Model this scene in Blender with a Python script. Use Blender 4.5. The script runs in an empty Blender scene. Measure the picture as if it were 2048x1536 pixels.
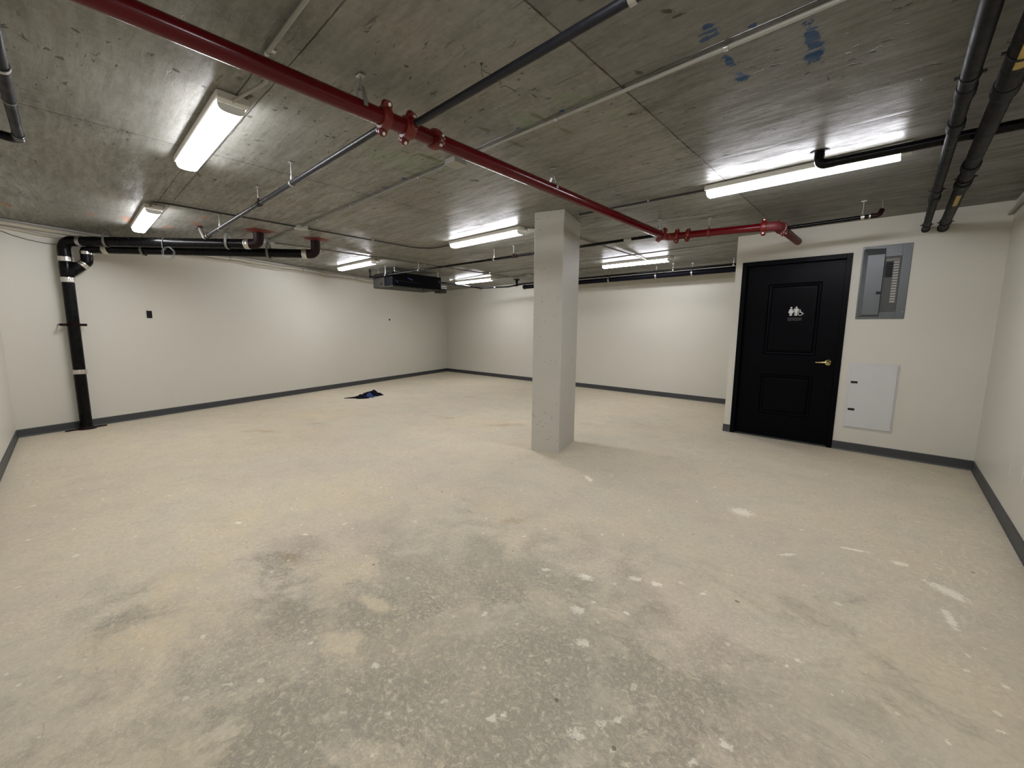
import bpy, bmesh, math, random
from mathutils import Vector, Matrix, noise as mnoise

PI = math.pi
scn = bpy.context.scene
COL = scn.collection
V = Vector

# ------------------------------------------------------------------ camera
H = 2.425                                   # ceiling height
cam_d = bpy.data.cameras.new('camera')
cam = bpy.data.objects.new('camera', cam_d)
COL.objects.link(cam)
cam_d.sensor_width = 36.0
cam_d.lens = 36.0 * 819.414 / 2048.0
cam_d.clip_start = 0.02
_R = V((0.73275913, 0.68042673, 0.00913905))
_U = V((-0.09543742, 0.08946169, 0.99140723))
_F = V((-0.67376239, 0.72733491, -0.13049204))
cam.matrix_world = Matrix(((_R.x, _U.x, -_F.x, 0.0), (_R.y, _U.y, -_F.y, 0.0), (_R.z, _U.z, -_F.z, 1.27), (0, 0, 0, 1)))
scn.camera = cam

# ------------------------------------------------------------------ world + exposure
w = bpy.data.worlds.new('world')
scn.world = w
w.use_nodes = True
w.node_tree.nodes['Background'].inputs[0].default_value = (0.5, 0.5, 0.5, 1)
w.node_tree.nodes['Background'].inputs[1].default_value = 0.0
scn.view_settings.view_transform = 'Standard'
scn.view_settings.look = 'None'
scn.view_settings.exposure = 1.38
scn.view_settings.gamma = 1.0
scn.view_settings.use_curve_mapping = False
scn.cycles.use_denoising = True
scn.cycles.use_adaptive_sampling = True
scn.cycles.adaptive_threshold = 0.045
scn.cycles.max_bounces = 7
scn.cycles.diffuse_bounces = 4
scn.cycles.glossy_bounces = 2
scn.cycles.caustics_reflective = False
scn.cycles.caustics_refractive = False
LAMP = 20.0                                  # emission of every fixture lens
CE1, CE2 = (0.175, 0.172, 0.150), (0.275, 0.270, 0.238)   # concrete ceiling, dark and light
FLK = 0.96                                   # floor reflectance scale

# ------------------------------------------------------------------ materials
class NT:
    """small helper to write node maths"""
    def __init__(s, name):
        s.m = bpy.data.materials.new(name); s.m.use_nodes = True
        s.t = s.m.node_tree; s.b = s.t.nodes['Principled BSDF']
        s._pos = None
    def n(s, kind): return s.t.nodes.new(kind)
    def link(s, a, b): s.t.links.new(a, b)
    def put(s, sock, v):
        if isinstance(v, bpy.types.NodeSocket): s.link(v, sock)
        else: sock.default_value = v
    def M(s, op, *a, clamp=False):
        n = s.n('ShaderNodeMath'); n.operation = op; n.use_clamp = clamp
        for i, v in enumerate(a): s.put(n.inputs[i], v)
        return n.outputs[0]
    def pos(s):
        if s._pos is None:
            g = s.n('ShaderNodeNewGeometry'); x = s.n('ShaderNodeSeparateXYZ'); s.link(g.outputs['Position'], x.inputs[0])
            s._g = g; s._pos = x.outputs
        return s._pos
    def noise(s, scale, detail=4, rough=0.55, dist=0.0, stretch=None, off=None):
        s.pos()
        mp = s.n('ShaderNodeMapping'); s.link(s._g.outputs['Position'], mp.inputs[0])
        if stretch: mp.inputs['Scale'].default_value = stretch
        if off: mp.inputs['Location'].default_value = off
        n = s.n('ShaderNodeTexNoise'); n.inputs['Scale'].default_value = scale
        n.inputs['Detail'].default_value = detail; n.inputs['Roughness'].default_value = rough
        n.inputs['Distortion'].default_value = dist
        s.link(mp.outputs[0], n.inputs['Vector']); return n.outputs[0]
    def ramp(s, f, lo, hi, a=0.0, b=1.0):
        n = s.n('ShaderNodeMapRange'); n.clamp = True
        s.put(n.inputs[0], f); n.inputs[1].default_value = lo; n.inputs[2].default_value = hi
        n.inputs[3].default_value = a; n.inputs[4].default_value = b
        return n.outputs[0]
    def mix(s, f, a, b, mode='MIX'):
        n = s.n('ShaderNodeMix'); n.data_type = 'RGBA'; n.blend_type = mode
        s.put(n.inputs[0], f)
        for i, v in ((6, a), (7, b)):
            if isinstance(v, tuple): v = (v[0], v[1], v[2], 1.0)
            s.put(n.inputs[i], v)
        return n.outputs[2]
    def bump(s, h, strength, dist):
        n = s.n('ShaderNodeBump'); n.inputs['Strength'].default_value = strength
        n.inputs['Distance'].default_value = dist; s.link(h, n.inputs['Height'])
        s.link(n.outputs[0], s.b.inputs['Normal'])
    def nn(s, *a, **k):
        return s.ramp(s.noise(*a, **k), 0.3, 0.7)
    def field(s, attr):
        n = s.n('ShaderNodeAttribute'); n.attribute_type = 'GEOMETRY'; n.attribute_name = attr
        x = s.n('ShaderNodeSeparateColor'); s.link(n.outputs['Color'], x.inputs[0])
        return x.outputs
    def stain(s, f, nz, edge=0.9, sharp=4.0):
        """f: stored distance field (0..1, 0.5 on the outline) turned into a ragged patch"""
        d = s.M('MULTIPLY_ADD', f, 2.0, -1.0)
        d = s.M('MULTIPLY_ADD', s.M('SUBTRACT', nz, 0.5), edge, d)
        return s.M('MULTIPLY', d, sharp, clamp=True)
    def out(s, col, rough=0.5, metal=0.0, spec=None, specn=None):
        if specn is not None: s.link(specn, s.b.inputs['Specular IOR Level'])
        if isinstance(col, tuple): col = (col[0], col[1], col[2], 1.0)
        s.put(s.b.inputs['Base Color'], col); s.put(s.b.inputs['Roughness'], rough)
        s.put(s.b.inputs['Metallic'], metal)
        if spec is not None: s.b.inputs['Specular IOR Level'].default_value = spec
        return s.m

def plain(name, col, rough=0.5, metal=0.0, var=0.12, scale=9.0, bump=0.0, bscale=120.0, spec=None, dust=None):
    t = NT(name)
    n = t.noise(scale, 5, 0.6)
    lo = tuple(c * (1 - var) for c in col); hi = tuple(min(1, c * (1 + var)) for c in col)
    c = t.mix(n, lo, hi)
    if dust:
        c = t.mix(t.ramp(t.noise(dust[1], 6, 0.7), 0.58, 0.72, 0, dust[2]), c, dust[0])
    if bump: t.bump(t.noise(bscale, 3, 0.6), bump, 0.002)
    r = t.M('MULTIPLY_ADD', n, 0.15, rough - 0.075)
    return t.out(c, r, metal, spec)

CEIL_MARKS = {
 'a': (
  # dark flecks and scratches
  [(-1.429, 1.693, 1.69, .046, .007), (-.719, 1.59, .93, .03, .013), (-2.482, .13, 2.26, .018, .01), (-2.506, .441, 2.16, .02, .012),
   (-2.517, 2.271, 1.0, .039, .022), (-.881, 3.459, .53, .049, .047), (-.961, 1.853, 1.19, .041, .013), (-1.066, 1.913, 1.54, .028, .014),
   (-2.728, .794, 1.73, .015, .019), (-2.64, 1.177, 1.45, .024, .012), (-1.702, 1.126, 1.75, .012, .01), (-1.523, 1.105, -.24, .036, .007),
   (-.334, 2.473, 1.53, .034, .007), (-2.50, .729, 0.3, .030, .020), (-.75, 2.72, .4, .03, .012), (-.70, 2.78, 1.2, .02, .010)],
  # olive smears
  [(-1.541, 1.86, 1.46, .08, .020), (-1.519, 2.08, 1.36, .09, .022), (-1.86, 1.764, 1.44, .06, .019), (-1.853, 2.023, 1.49, .11, .024),
   (-2.429, 1.789, 1.51, .13, .028), (-2.766, 1.891, 1.47, .18, .028), (-2.475, 1.624, 1.33, .04, .02)],
  # faint green washes
  [(-1.288, 1.829, 1.11, .17, .08), (-1.208, 2.095, 1.46, .11, .035), (-1.62, 1.84, 1.4, .13, .07), (-2.6, 1.70, 1.4, .35, .22)]),
 'b': (
  [(-6.304, .284, 2.91, .128, .04), (-6.246, .557, 2.91, .176, .05), (-6.354, .922, 2.49, .1, .08), (-5.501, 1.118, 2.21, .079, .054),
   (-6.375, -.303, 2.95, .12, .055), (-5.884, 1.108, 2.71, .18, .07)],
  [(-5.73, 1.69, .8, .21, .17), (-5.67, 2.32, .8, .21, .17)],
  [(-.348, 2.13, 1.52, .16, .026), (-.36, 2.235, 1.5, .07, .040), (-.636, 2.042, 1.46, .070, .018), (-.629, 2.196, 1.4, .055, .028),
   (-.654, 1.833, .04, .055, .013), (-.63, 1.80, .04, .055, .011), (-.636, 1.765, .05, .024, .022), (-.508, 1.878, .4, .018, .020),
   (-1.407, 1.888, .46, .019, .021), (-1.706, 1.88, .57, .019, .018), (-2.898, 1.882, 1.33, .028, .02), (-3.2, 1.885, 1.48, .026, .02)]),
}
FLOOR_MARKS = {
 'a': (
  # pale splashes
  [(-.867, 1.884, .48, .042, .022), (-.767, 1.918, .34, .034, .024), (-.945, 1.481, -.13, .038, .028), (-.818, 1.326, .2, .034, .022),
   (-.852, .842, .39, .022, .017), (-.834, .876, .55, .012, .011), (-.68, 3.156, -.03, .08, .07), (-.053, 3.056, .32, .09, .016),
   (.311, 2.869, -.61, .10, .045), (.302, 2.587, -1.38, .095, .020), (-1.237, 1.17, 1.77, .021, .012), (-1.328, .684, .01, .022, .013),
   (-1.225, .684, .14, .013, .010), (-2.282, .62, .12, .022, .012), (-1.621, .559, 1.84, .012, .014), (-.583, 1.069, .51, .020, .014),
   (-.773, 1.616, .05, .02, .011), (-1.117, .616, 1.36, .014, .010), (-.334, 2.715, .88, .06, .016), (.141, 3.039, .38, .045, .026),
   (-.159, 1.83, -.71, .016, .010), (-.183, 1.766, -.25, .012, .010), (.375, 1.935, -.03, .014, .011), (.421, 2.207, -.33, .016, .011),
   (.243, 1.769, -.55, .016, .011), (-.263, 1.276, -.18, .026, .014), (-.568, 2.001, .01, .016, .016), (-3.039, .654, .64, .030, .018),
   (-2.567, .895, .68, .03, .011), (-.549, 1.119, -2.07, .030, .012), (-1.826, 2.96, -.65, .091, .03), (-.317, 1.153, 1.21, .020, .012),
   (-.62, .985, .2, .03, .02), (-.40, 1.02, .9, .02, .012), (-1.06, 1.72, .3, .05, .03), (-1.25, 1.63, .6, .03, .015)],
  # tan ground
  [(-3.062, .628, 2.29, .34, .19), (-2.174, .121, 1.67, .30, .2), (-2.017, .894, .97, .26, .18), (-5.245, 1.398, 1.24, 1.2, .8),
   (-2.994, 1.337, .52, .46, .28), (-4.049, 3.812, .48, .7, .6), (-1.959, 2.023, .56, .25, .2), (-1.526, .638, .76, .10, .095),
   (-6.2, 2.4, 1.0, 1.0, .7), (-2.6, .35, 2.4, .5, .16), (-1.66, .86, .3, .12, .05)],
  # brown stains
  [(-5.601, 1.541, .67, .26, .07), (-5.58, 2.181, 1.12, .12, .08), (-4.742, 3.623, .18, .27, .10), (-5.854, 5.109, 1.73, .15, .11),
   (-2.357, .733, .41, .10, .04), (-1.773, 1.919, .67, .10, .06), (-3.75, 3.893, .79, .32, .11)]),
 'b': (
  # worn grey ground
  [(-1.44, 1.012, .18, .20, .17), (-1.92, .587, -.1, .55, .17), (-1.12, .618, .46, .40, .28), (-.938, 1.161, .34, .20, .16),
   (-1.243, 1.321, .18, .20, .12), (-.55, 1.30, .07, .32, .28), (-.751, .795, .76, .35, .28),
   (-1.3, .35, .4, .5, .3), (-.3, .9, .8, .45, .35), (-2.307, .088, 2.22, .18, .13), (-1.62, .80, 0.5, .28, .16)],
  [(-1.1, .85, .5, 1.6, 1.25)],
  [(.35, 3.2, 1.3, 1.3, .45)]),
}

def make_ceiling_mat():
    t = NT('board_marked_concrete'); x, y, z = t.pos()
    base = t.mix(t.nn(1.3, 5, 0.6), CE1, CE2)
    base = t.mix(t.ramp(t.noise(1.8, 4, 0.6, off=(5, 2, 0)), 0.5, 0.7, 0, 0.5), base, (0.26, 0.225, 0.20))
    st = t.noise(6, 6, 0.7, 0.3, stretch=(0.35, 2.6, 1))
    pv = t.n('ShaderNodeTexWhiteNoise'); pv.noise_dimensions = '2D'; cb = t.n('ShaderNodeCombineXYZ')
    t.link(t.M('FLOOR', t.M('MULTIPLY_ADD', x, 1 / 2.415, 1.07 / 2.415)), cb.inputs[0])
    t.link(t.M('FLOOR', t.M('MULTIPLY_ADD', y, 1 / 1.22, -0.68 / 1.22)), cb.inputs[1])
    t.link(cb.outputs[0], pv.inputs[0])
    base = t.mix(t.M('MULTIPLY', pv.outputs[0], 0.22), base, (0.165, 0.17, 0.145))
    base = t.mix(t.ramp(st, 0.45, 0.68, 0, 0.5), base, (0.135, 0.13, 0.112))
    fine = t.noise(30, 6, 0.75)
    base = t.mix(t.ramp(fine, 0.42, 0.62, 0.0, 0.3), base, (0.34, 0.333, 0.295))
    # shade painted into the colour: boards right of the first long joint darkened
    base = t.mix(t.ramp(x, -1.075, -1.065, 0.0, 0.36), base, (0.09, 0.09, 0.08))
    # joints between the boards
    wob = t.M('MULTIPLY_ADD', t.noise(7, 3), 0.014, -0.007)
    def dist(s_, q):
        return t.M('ABSOLUTE', t.M('ADD', s_, t.M('SUBTRACT', wob, q)))
    dx = None
    # evenly spaced joints: distance to the nearest one
    fx = t.M('PINGPONG', t.M('ADD', t.M('ADD', x, wob), 1.07 + 2.4125 * 8), 2.4125 / 2)
    fy = t.M('PINGPONG', t.M('ADD', t.M('ADD', y, wob), -0.683 + 1.2115 * 8), 1.2115 / 2)
    jm = t.M('MAXIMUM', t.ramp(fx, 0.002, 0.0065, 1.0, 0.0), t.ramp(fy, 0.0015, 0.005, 1.0, 0.0))
    jm = t.M('MAXIMUM', jm, t.ramp(dist(y, 0.776), 0.001, 0.005, 1.0, 0.0))
    near = t.ramp(t.M('MINIMUM', fx, fy), 0.0, 0.14, 0.6, 0.0)
    base = t.mix(t.M('MULTIPLY', near, t.ramp(t.noise(13, 5, 0.7), 0.46, 0.62)), base, (0.12, 0.115, 0.10))
    base = t.mix(t.M('MULTIPLY', jm, t.ramp(t.noise(3.0, 3), 0.35, 0.5, 0.6, 0.97)), base, (0.035, 0.033, 0.028))
    fl = t.M('MULTIPLY', t.ramp(t.noise(15, 2, 0.5, 0.6, stretch=(1, 2.2, 1), off=(3, 1, 0)), 0.665, 0.685), t.ramp(t.noise(2.1, 2, off=(1, 7, 0)), 0.42, 0.55))
    base = t.mix(t.M('MULTIPLY', fl, 0.8), base, (0.055, 0.053, 0.046))
    sc = t.ramp(t.noise(9, 2, 0.5, 1.2, stretch=(0.5, 5, 1), off=(8, 1, 0)), 0.70, 0.715)
    base = t.mix(t.M('MULTIPLY', sc, 0.55), base, (0.07, 0.068, 0.058))
    nz = t.nn(26, 5, 0.75); nl = t.nn(8, 5, 0.75)
    A = t.field('marks_a'); B = t.field('marks_b')
    base = t.mix(t.M('MULTIPLY', t.stain(A[2], nl, 1.3, 0.9), 0.5), base, (0.20, 0.27, 0.16))
    base = t.mix(t.M('MULTIPLY', t.stain(A[1], nl, 1.0, 1.8), 0.8), base, (0.10, 0.112, 0.04))
    base = t.mix(t.M('MULTIPLY', t.stain(A[0], nz, 0.9, 4), 0.9), base, (0.05, 0.047, 0.038))
    base = t.mix(t.M('MULTIPLY', t.stain(B[0], nl, 1.5, 1.4), 0.6), base, (0.38, 0.13, 0.045))
    base = t.mix(t.M('MULTIPLY', t.stain(B[1], nl, 0.9, 3), 0.9), base, (0.16, 0.022, 0.014))
    lines = t.ramp(t.noise(55, 2, 0.5, stretch=(0.12, 1, 1)), 0.34, 0.42)
    base = t.mix(t.M('MULTIPLY', t.M('MULTIPLY', t.stain(B[2], nz, 1.0, 4), 0.93), lines), base, (0.008, 0.048, 0.13))
    h = t.M('SUBTRACT', t.M('MULTIPLY', t.noise(5, 6, 0.65), 0.6), t.M('MULTIPLY', jm, 0.9))
    h = t.M('MULTIPLY_ADD', st, 0.6, h)
    h = t.M('SUBTRACT', h, t.M('MULTIPLY', fl, 0.5))
    t.bump(h, 0.35, 0.007)
    return t.out(base, t.ramp(st, 0.38, 0.62, 0.30, 0.50), 0.0, None, t.ramp(t.noise(11, 5, 0.7, 0.6, stretch=(0.4, 2.2, 1), off=(6, 2, 0)), 0.44, 0.60, 0.03, 0.30))

def make_floor_mat():
    t = NT('ground_concrete')
    n1 = t.nn(0.55, 4, 0.55, 0.3); n2 = t.noise(1.7, 6, 0.62, 0.4, off=(4, 3, 0)); n3 = t.noise(5.5, 8, 0.72, 0.3, off=(2, 9, 0))
    fine = t.noise(34, 7, 0.78, 0.3)
    k = FLK
    sc_ = lambda r, g, b: (r * k, g * k * 0.965, b * k * 0.885)
    c = t.mix(n1, sc_(0.62, 0.565, 0.455), sc_(0.665, 0.60, 0.46))
    c = t.mix(t.ramp(n2, 0.42, 0.62, 0, 0.55), c, sc_(0.575, 0.55, 0.475))
    c = t.mix(t.ramp(t.noise(1.1, 5, 0.6, off=(9, 5, 0)), 0.5, 0.66, 0, 0.5), c, sc_(0.62, 0.53, 0.445))
    A = t.field('marks_a'); B = t.field('marks_b')
    nz = t.nn(6, 7, 0.78, off=(3, 3, 0)); nw = t.nn(50, 5, 0.8)
    c = t.mix(t.M('MULTIPLY', t.stain(A[1], nz, 1.5, 1.1), 0.55), c, sc_(0.68, 0.575, 0.40))
    c = t.mix(t.ramp(n3, 0.47, 0.66, 0, 0.34), c, sc_(0.43, 0.415, 0.355))
    # worn grey ground: ragged, biased to the foreground
    gz = t.nn(2.3, 9, 0.74, 0.6, off=(5, 8, 0))
    g1 = t.stain(B[0], gz, 2.0, 1.8)
    g2 = t.ramp(t.M('MULTIPLY_ADD', B[1], 0.9, t.M('MULTIPLY', gz, 0.75)), 0.80, 1.15)
    gm = t.M('MAXIMUM', g1, t.M('MULTIPLY', g2, 0.8))
    tanhold = t.M('SUBTRACT', 1.0, t.M('MULTIPLY', t.stain(A[1], nz, 1.3, 2.0), 0.85))
    gm = t.M('MULTIPLY', gm, tanhold)
    gtex = t.ramp(t.noise(42, 7, 0.80, 0.8), 0.43, 0.57)
    c = t.mix(t.M('MULTIPLY', gm, t.M('MULTIPLY_ADD', gtex, 0.60, 0.12)), c, sc_(0.305, 0.295, 0.26))
    c = t.mix(t.M('MULTIPLY', t.stain(A[2], nz, 2.0, 1.3), 0.5), c, sc_(0.40, 0.30, 0.16))
    c = t.mix(t.ramp(fine, 0.44, 0.60, 0.0, 0.36), c, sc_(0.42, 0.40, 0.34))
    gritty = t.ramp(t.noise(2.2, 4, 0.6, off=(7, 7, 0)), 0.4, 0.6)
    c = t.mix(t.M('MULTIPLY', gritty, t.ramp(t.noise(60, 5, 0.8), 0.52, 0.62, 0, 0.55)), c, sc_(0.80, 0.75, 0.64))
    # thin dark scratches and hairlines
    hl = t.ramp(t.noise(8, 5, 0.6, 1.6, stretch=(1, 3.0, 1), off=(2, 4, 0)), 0.655, 0.68)
    c = t.mix(t.M('MULTIPLY', hl, 0.35), c, sc_(0.33, 0.30, 0.25))
    c = t.mix(t.M('MULTIPLY', t.stain(B[2], nz, 1.9, 0.9), t.ramp(t.noise(14, 6, 0.8, 0.5, stretch=(2.5, 0.8, 1)), 0.52, 0.6, 0, 0.5)), c, sc_(0.80, 0.76, 0.66))
    c = t.mix(t.M('MULTIPLY', t.stain(A[0], nw, 1.5, 2.5), 0.8), c, sc_(0.90, 0.87, 0.78))
    sp = t.M('MULTIPLY', t.ramp(t.noise(20, 2, 0.4, off=(1, 3, 0)), 0.715, 0.735), 0.6)
    c = t.mix(sp, c, sc_(0.86, 0.83, 0.74))
    spd = t.M('MULTIPLY', t.ramp(t.noise(13, 2, 0.4, off=(11, 3, 0)), 0.775, 0.785), 0.7)
    c = t.mix(spd, c, (0.12, 0.11, 0.09))
    h = t.M('MULTIPLY_ADD', fine, 0.3, t.M('MULTIPLY', n3, 0.7))
    h = t.M('SUBTRACT', h, t.M('MULTIPLY', t.M('MULTIPLY', gm, gtex), 0.4))
    t.bump(h, 0.6, 0.008)
    return t.out(c, t.ramp(n2, 0.3, 0.7, 0.62, 0.82), 0.0, 0.3)

def make_wall_mat(name='wall_paint'):
    t = NT(name)
    n = t.noise(1.2, 4, 0.6)
    c = t.mix(n, (0.60, 0.58, 0.505), (0.64, 0.62, 0.54))
    t.bump(t.noise(140, 3, 0.6), 0.12, 0.0015)
    return t.out(c, 0.42, 0.0, 0.45)

def make_pillar_mat():
    t = NT('painted_pitted_concrete')
    c = t.mix(t.noise(2.0, 4, 0.6), (0.49, 0.475, 0.425), (0.55, 0.535, 0.475))
    vo = t.n('ShaderNodeTexVoronoi'); vo.inputs['Scale'].default_value = 21; t.pos(); t.link(t._g.outputs['Position'], vo.inputs['Vector'])
    pit = t.M('MULTIPLY', t.ramp(vo.outputs['Distance'], 0.10, 0.17, 1, 0), t.ramp(t.noise(3.3, 3, off=(2, 2, 1)), 0.44, 0.55))
    z = t.pos()[2]
    pit = t.M('MULTIPLY', pit, t.ramp(z, 0.3, 2.2, 1.0, 0.6))
    c = t.mix(t.M('MULTIPLY', pit, 0.62), c, (0.12, 0.115, 0.10))
    t.bump(t.M('SUBTRACT', t.M('MULTIPLY', t.noise(9, 5, 0.6), 0.5), pit), 0.5, 0.006)
    return t.out(c, 0.55, 0.0, 0.4)

def make_black_pipe(name='cast_iron_black', base=(0.0016, 0.0016, 0.0018), rough=0.27, dusty=0.05):
    t = NT(name)
    n = t.noise(14, 5, 0.7)
    c = t.mix(n, tuple(q * 0.7 for q in base), tuple(q * 1.6 for q in base))
    c = t.mix(t.ramp(t.noise(45, 4, 0.8), 0.60, 0.76, 0, dusty), c, (0.16, 0.155, 0.15))
    c = t.mix(t.ramp(t.noise(7, 3, 0.6, off=(3, 3, 3)), 0.66, 0.74, 0, dusty * 0.6), c, (0.10, 0.045, 0.02))
    t.bump(t.noise(90, 3, 0.6), 0.2, 0.0015)
    return t.out(c, t.ramp(n, 0.3, 0.7, rough - 0.08, rough + 0.12), 0.0, 0.28 if 'branch' in name else 0.16)

def emit_mat(name, col, s):
    t = NT(name)
    t.b.inputs['Emission Color'].default_value = (*col, 1)
    # three lengthwise ridges of the prismatic lens and a small seam
    t.b.inputs['Emission Strength'].default_value = s
    return t.out((0.85, 0.87, 0.88), 0.35)

M = {}
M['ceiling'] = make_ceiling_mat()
M['floor'] = make_floor_mat()
M['wall'] = make_wall_mat()
M['spackle'] = plain('spackle', (0.72, 0.71, 0.66), 0.6, var=0.05)
M['pillar'] = make_pillar_mat()
M['base'] = plain('vinyl_base_grey', (0.045, 0.048, 0.050), 0.5, var=0.1)
M['red'] = plain('red_pipe_paint', (0.085, 0.0012, 0.0035), 0.18, var=0.10, scale=5, spec=0.32)
M['red_c'] = plain('red_coupling_paint', (0.125, 0.007, 0.004), 0.36, var=0.3, scale=30, bump=0.2)
M['red_p'] = plain('dull_red_primer', (0.12, 0.016, 0.016), 0.5, var=0.15, scale=12)
M['black'] = make_black_pipe()
M['black2'] = make_black_pipe('blackened_branch_pipe', (0.006, 0.0065, 0.009), 0.36, 0.14)
M['greyp'] = make_black_pipe('dark_grey_drain_pipe', (0.0028, 0.0028, 0.0036), 0.5, 0.07)
M['insul'] = plain('dark_insulation', (0.002, 0.0022, 0.006), 0.6, var=0.2, spec=0.12)
M['rusty'] = plain('rusty_iron', (0.012, 0.0035, 0.003), 0.5, var=0.5, scale=25, spec=0.18)
M['redcollar'] = plain('red_firestop', (0.13, 0.015, 0.011), 0.6, var=0.35, scale=30, bump=0.4)
M['steel'] = plain('galvanised_steel', (0.42, 0.42, 0.40), 0.35, 0.85, var=0.12, scale=30)
M['clamp'] = plain('stainless_band', (0.62, 0.60, 0.56), 0.26, 0.9, var=0.1, scale=60)
M['bolt'] = plain('zinc_bolt', (0.75, 0.72, 0.66), 0.25, 0.9, var=0.05)
M['emt'] = plain('conduit_grey', (0.17, 0.165, 0.14), 0.5, 0.2, var=0.15, scale=18)
M['emt_l'] = plain('painted_conduit', (0.29, 0.28, 0.24), 0.5, 0.1, var=0.12, scale=18)
M['boxm'] = plain('junction_box_steel', (0.44, 0.45, 0.40), 0.45, 0.4, var=0.15, scale=25)
M['housing'] = plain('white_enamel', (0.62, 0.60, 0.54), 0.4, var=0.03)
M['capm'] = plain('translucent_cap', (0.8, 0.82, 0.82), 0.4, var=0.02)
M['lens'] = emit_mat('lit_lens', (0.97, 0.968, 1.03), LAMP)
M['black_paint'] = plain('black_door_paint', (0.0008, 0.0011, 0.0024), 0.36, var=0.12, scale=3, bump=0.06, spec=0.07)
M['brass'] = plain('polished_brass', (0.80, 0.66, 0.32), 0.16, 1.0, var=0.05)
M['white_vinyl'] = plain('white_vinyl', (0.72, 0.72, 0.70), 0.5, var=0.02)
M['grey_vinyl'] = plain('grey_lettering', (0.16, 0.16, 0.165), 0.5, var=0.05)
M['panel'] = plain('panel_grey_steel', (0.095, 0.104, 0.106), 0.38, 0.35, var=0.10, scale=5)
M['dead'] = plain('dead_front_grey', (0.055, 0.060, 0.055), 0.5, 0.1, var=0.1, scale=12)
M['blackp'] = plain('black_plastic', (0.004, 0.004, 0.0045), 0.45, var=0.1, spec=0.25)
M['labelw'] = plain('label_paper', (0.42, 0.40, 0.36), 0.7, var=0.1)
M['whitep'] = plain('white_panel', (0.585, 0.585, 0.58), 0.4, var=0.03, scale=4)
M['pvc'] = plain('cream_pvc', (0.50, 0.47, 0.38), 0.5, var=0.12, scale=12)
M['yellow'] = plain('yellow_label', (0.42, 0.29, 0.06), 0.55, var=0.25, scale=35, dust=((0.1, 0.07, 0.02), 60, 0.8))
M['cloth'] = plain('navy_cloth', (0.0022, 0.003, 0.010), 0.85, var=0.5, scale=18, bump=0.4, bscale=160, spec=0.12)
M['cloth_b'] = plain('blue_cloth', (0.018, 0.045, 0.16), 0.8, var=0.4, scale=30)
M['fcu_grey'] = plain('fan_coil_galvanised', (0.024, 0.024, 0.019), 0.55, 0.0, var=0.2, scale=9, spec=0.2)
M['fcu_black'] = plain('fan_coil_black', (0.0012, 0.0012, 0.003), 0.5, var=0.2, spec=0.08)
M['blue_lbl'] = plain('blue_sticker', (0.04, 0.05, 0.22), 0.4, var=0.2)
M['wire'] = plain('black_wire', (0.02, 0.019, 0.018), 0.5, var=0.2)
M['coilw'] = plain('grey_cable', (0.055, 0.06, 0.055), 0.5, var=0.2)

# ------------------------------------------------------------------ mesh helpers
def new(name, bm, mat, parent=None, smooth=False, loc=None):
    me = bpy.data.meshes.new(name)
    bmesh.ops.recalc_face_normals(bm, faces=bm.faces)
    bm.to_mesh(me); bm.free()
    if smooth:
        for p in me.polygons: p.use_smooth = True
        me.set_sharp_from_angle(angle=math.radians(42))
    o = bpy.data.objects.new(name, me)
    mats = mat if isinstance(mat, (list, tuple)) else [mat]
    for m_ in mats: me.materials.append(M[m_])
    COL.objects.link(o)
    if parent is not None:
        o.parent = parent
        if parent.type == 'EMPTY' or True:
            o.matrix_parent_inverse = parent_world(parent).inverted()
    return o

_PW = {}
def parent_world(p):
    if p.name in _PW: return _PW[p.name]
    return Matrix.Identity(4)

def thing(name, loc, label, cat, group=None, kind=None):
    o = bpy.data.objects.new(name, None); COL.objects.link(o)
    o.location = loc; o.empty_display_size = 0.1
    _PW[o.name] = Matrix.Translation(V(loc))
    tag(o, label, cat, group, kind)
    return o

def tag(o, label=None, cat=None, group=None, kind=None):
    if label: o['label'] = label
    if cat: o['category'] = cat
    if group: o['group'] = group
    if kind: o['kind'] = kind
    return o

def BM(): return bmesh.new()

def box(bm, lo, hi, bev=0.0, seg=2, mi=0):
    lo, hi = V(lo), V(hi)
    r = bmesh.ops.create_cube(bm, size=1.0)
    vs = r['verts']
    c = (lo + hi) / 2; d = hi - lo
    for v in vs: v.co = V((c.x + v.co.x * d.x, c.y + v.co.y * d.y, c.z + v.co.z * d.z))
    fs = {f for v in vs for f in v.link_faces}
    for f in fs: f.material_index = mi
    if bev > 0:
        es = {e for v in vs for e in v.link_edges}
        bmesh.ops.bevel(bm, geom=list(es), offset=bev, segments=seg, affect='EDGES', profile=0.5)
    return vs

def frame(axis):
    a = V(axis).normalized()
    up = V((0, 0, 1)) if abs(a.z) < 0.95 else V((1, 0, 0))
    u = a.cross(up).normalized(); v = a.cross(u).normalized()
    return a, u, v

def lathe(bm, p, axis, prof, seg=28, mi=0, cap=True):
    """prof: list of (distance along axis, radius)"""
    a, u, v = frame(axis); p = V(p); rings = []
    for d, r in prof:
        rings.append([bm.verts.new(p + a * d + (u * math.cos(2 * PI * i / seg) + v * math.sin(2 * PI * i / seg)) * r) for i in range(seg)])
    for k in range(len(rings) - 1):
        for i in range(seg):
            f = bm.faces.new((rings[k][i], rings[k][(i + 1) % seg], rings[k + 1][(i + 1) % seg], rings[k + 1][i])); f.material_index = mi
    if cap:
        for rr in (rings[0], rings[-1]):
            f = bm.faces.new(rr); f.material_index = mi

def cyl(bm, a, b, r, seg=24, bev=0.0, mi=0):
    a, b = V(a), V(b); L = (b - a).length
    if bev: prof = [(0, r - bev), (bev, r), (L - bev, r), (L, r - bev)]
    else: prof = [(0, r), (L, r)]
    lathe(bm, a, b - a, prof, seg, mi)

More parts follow.
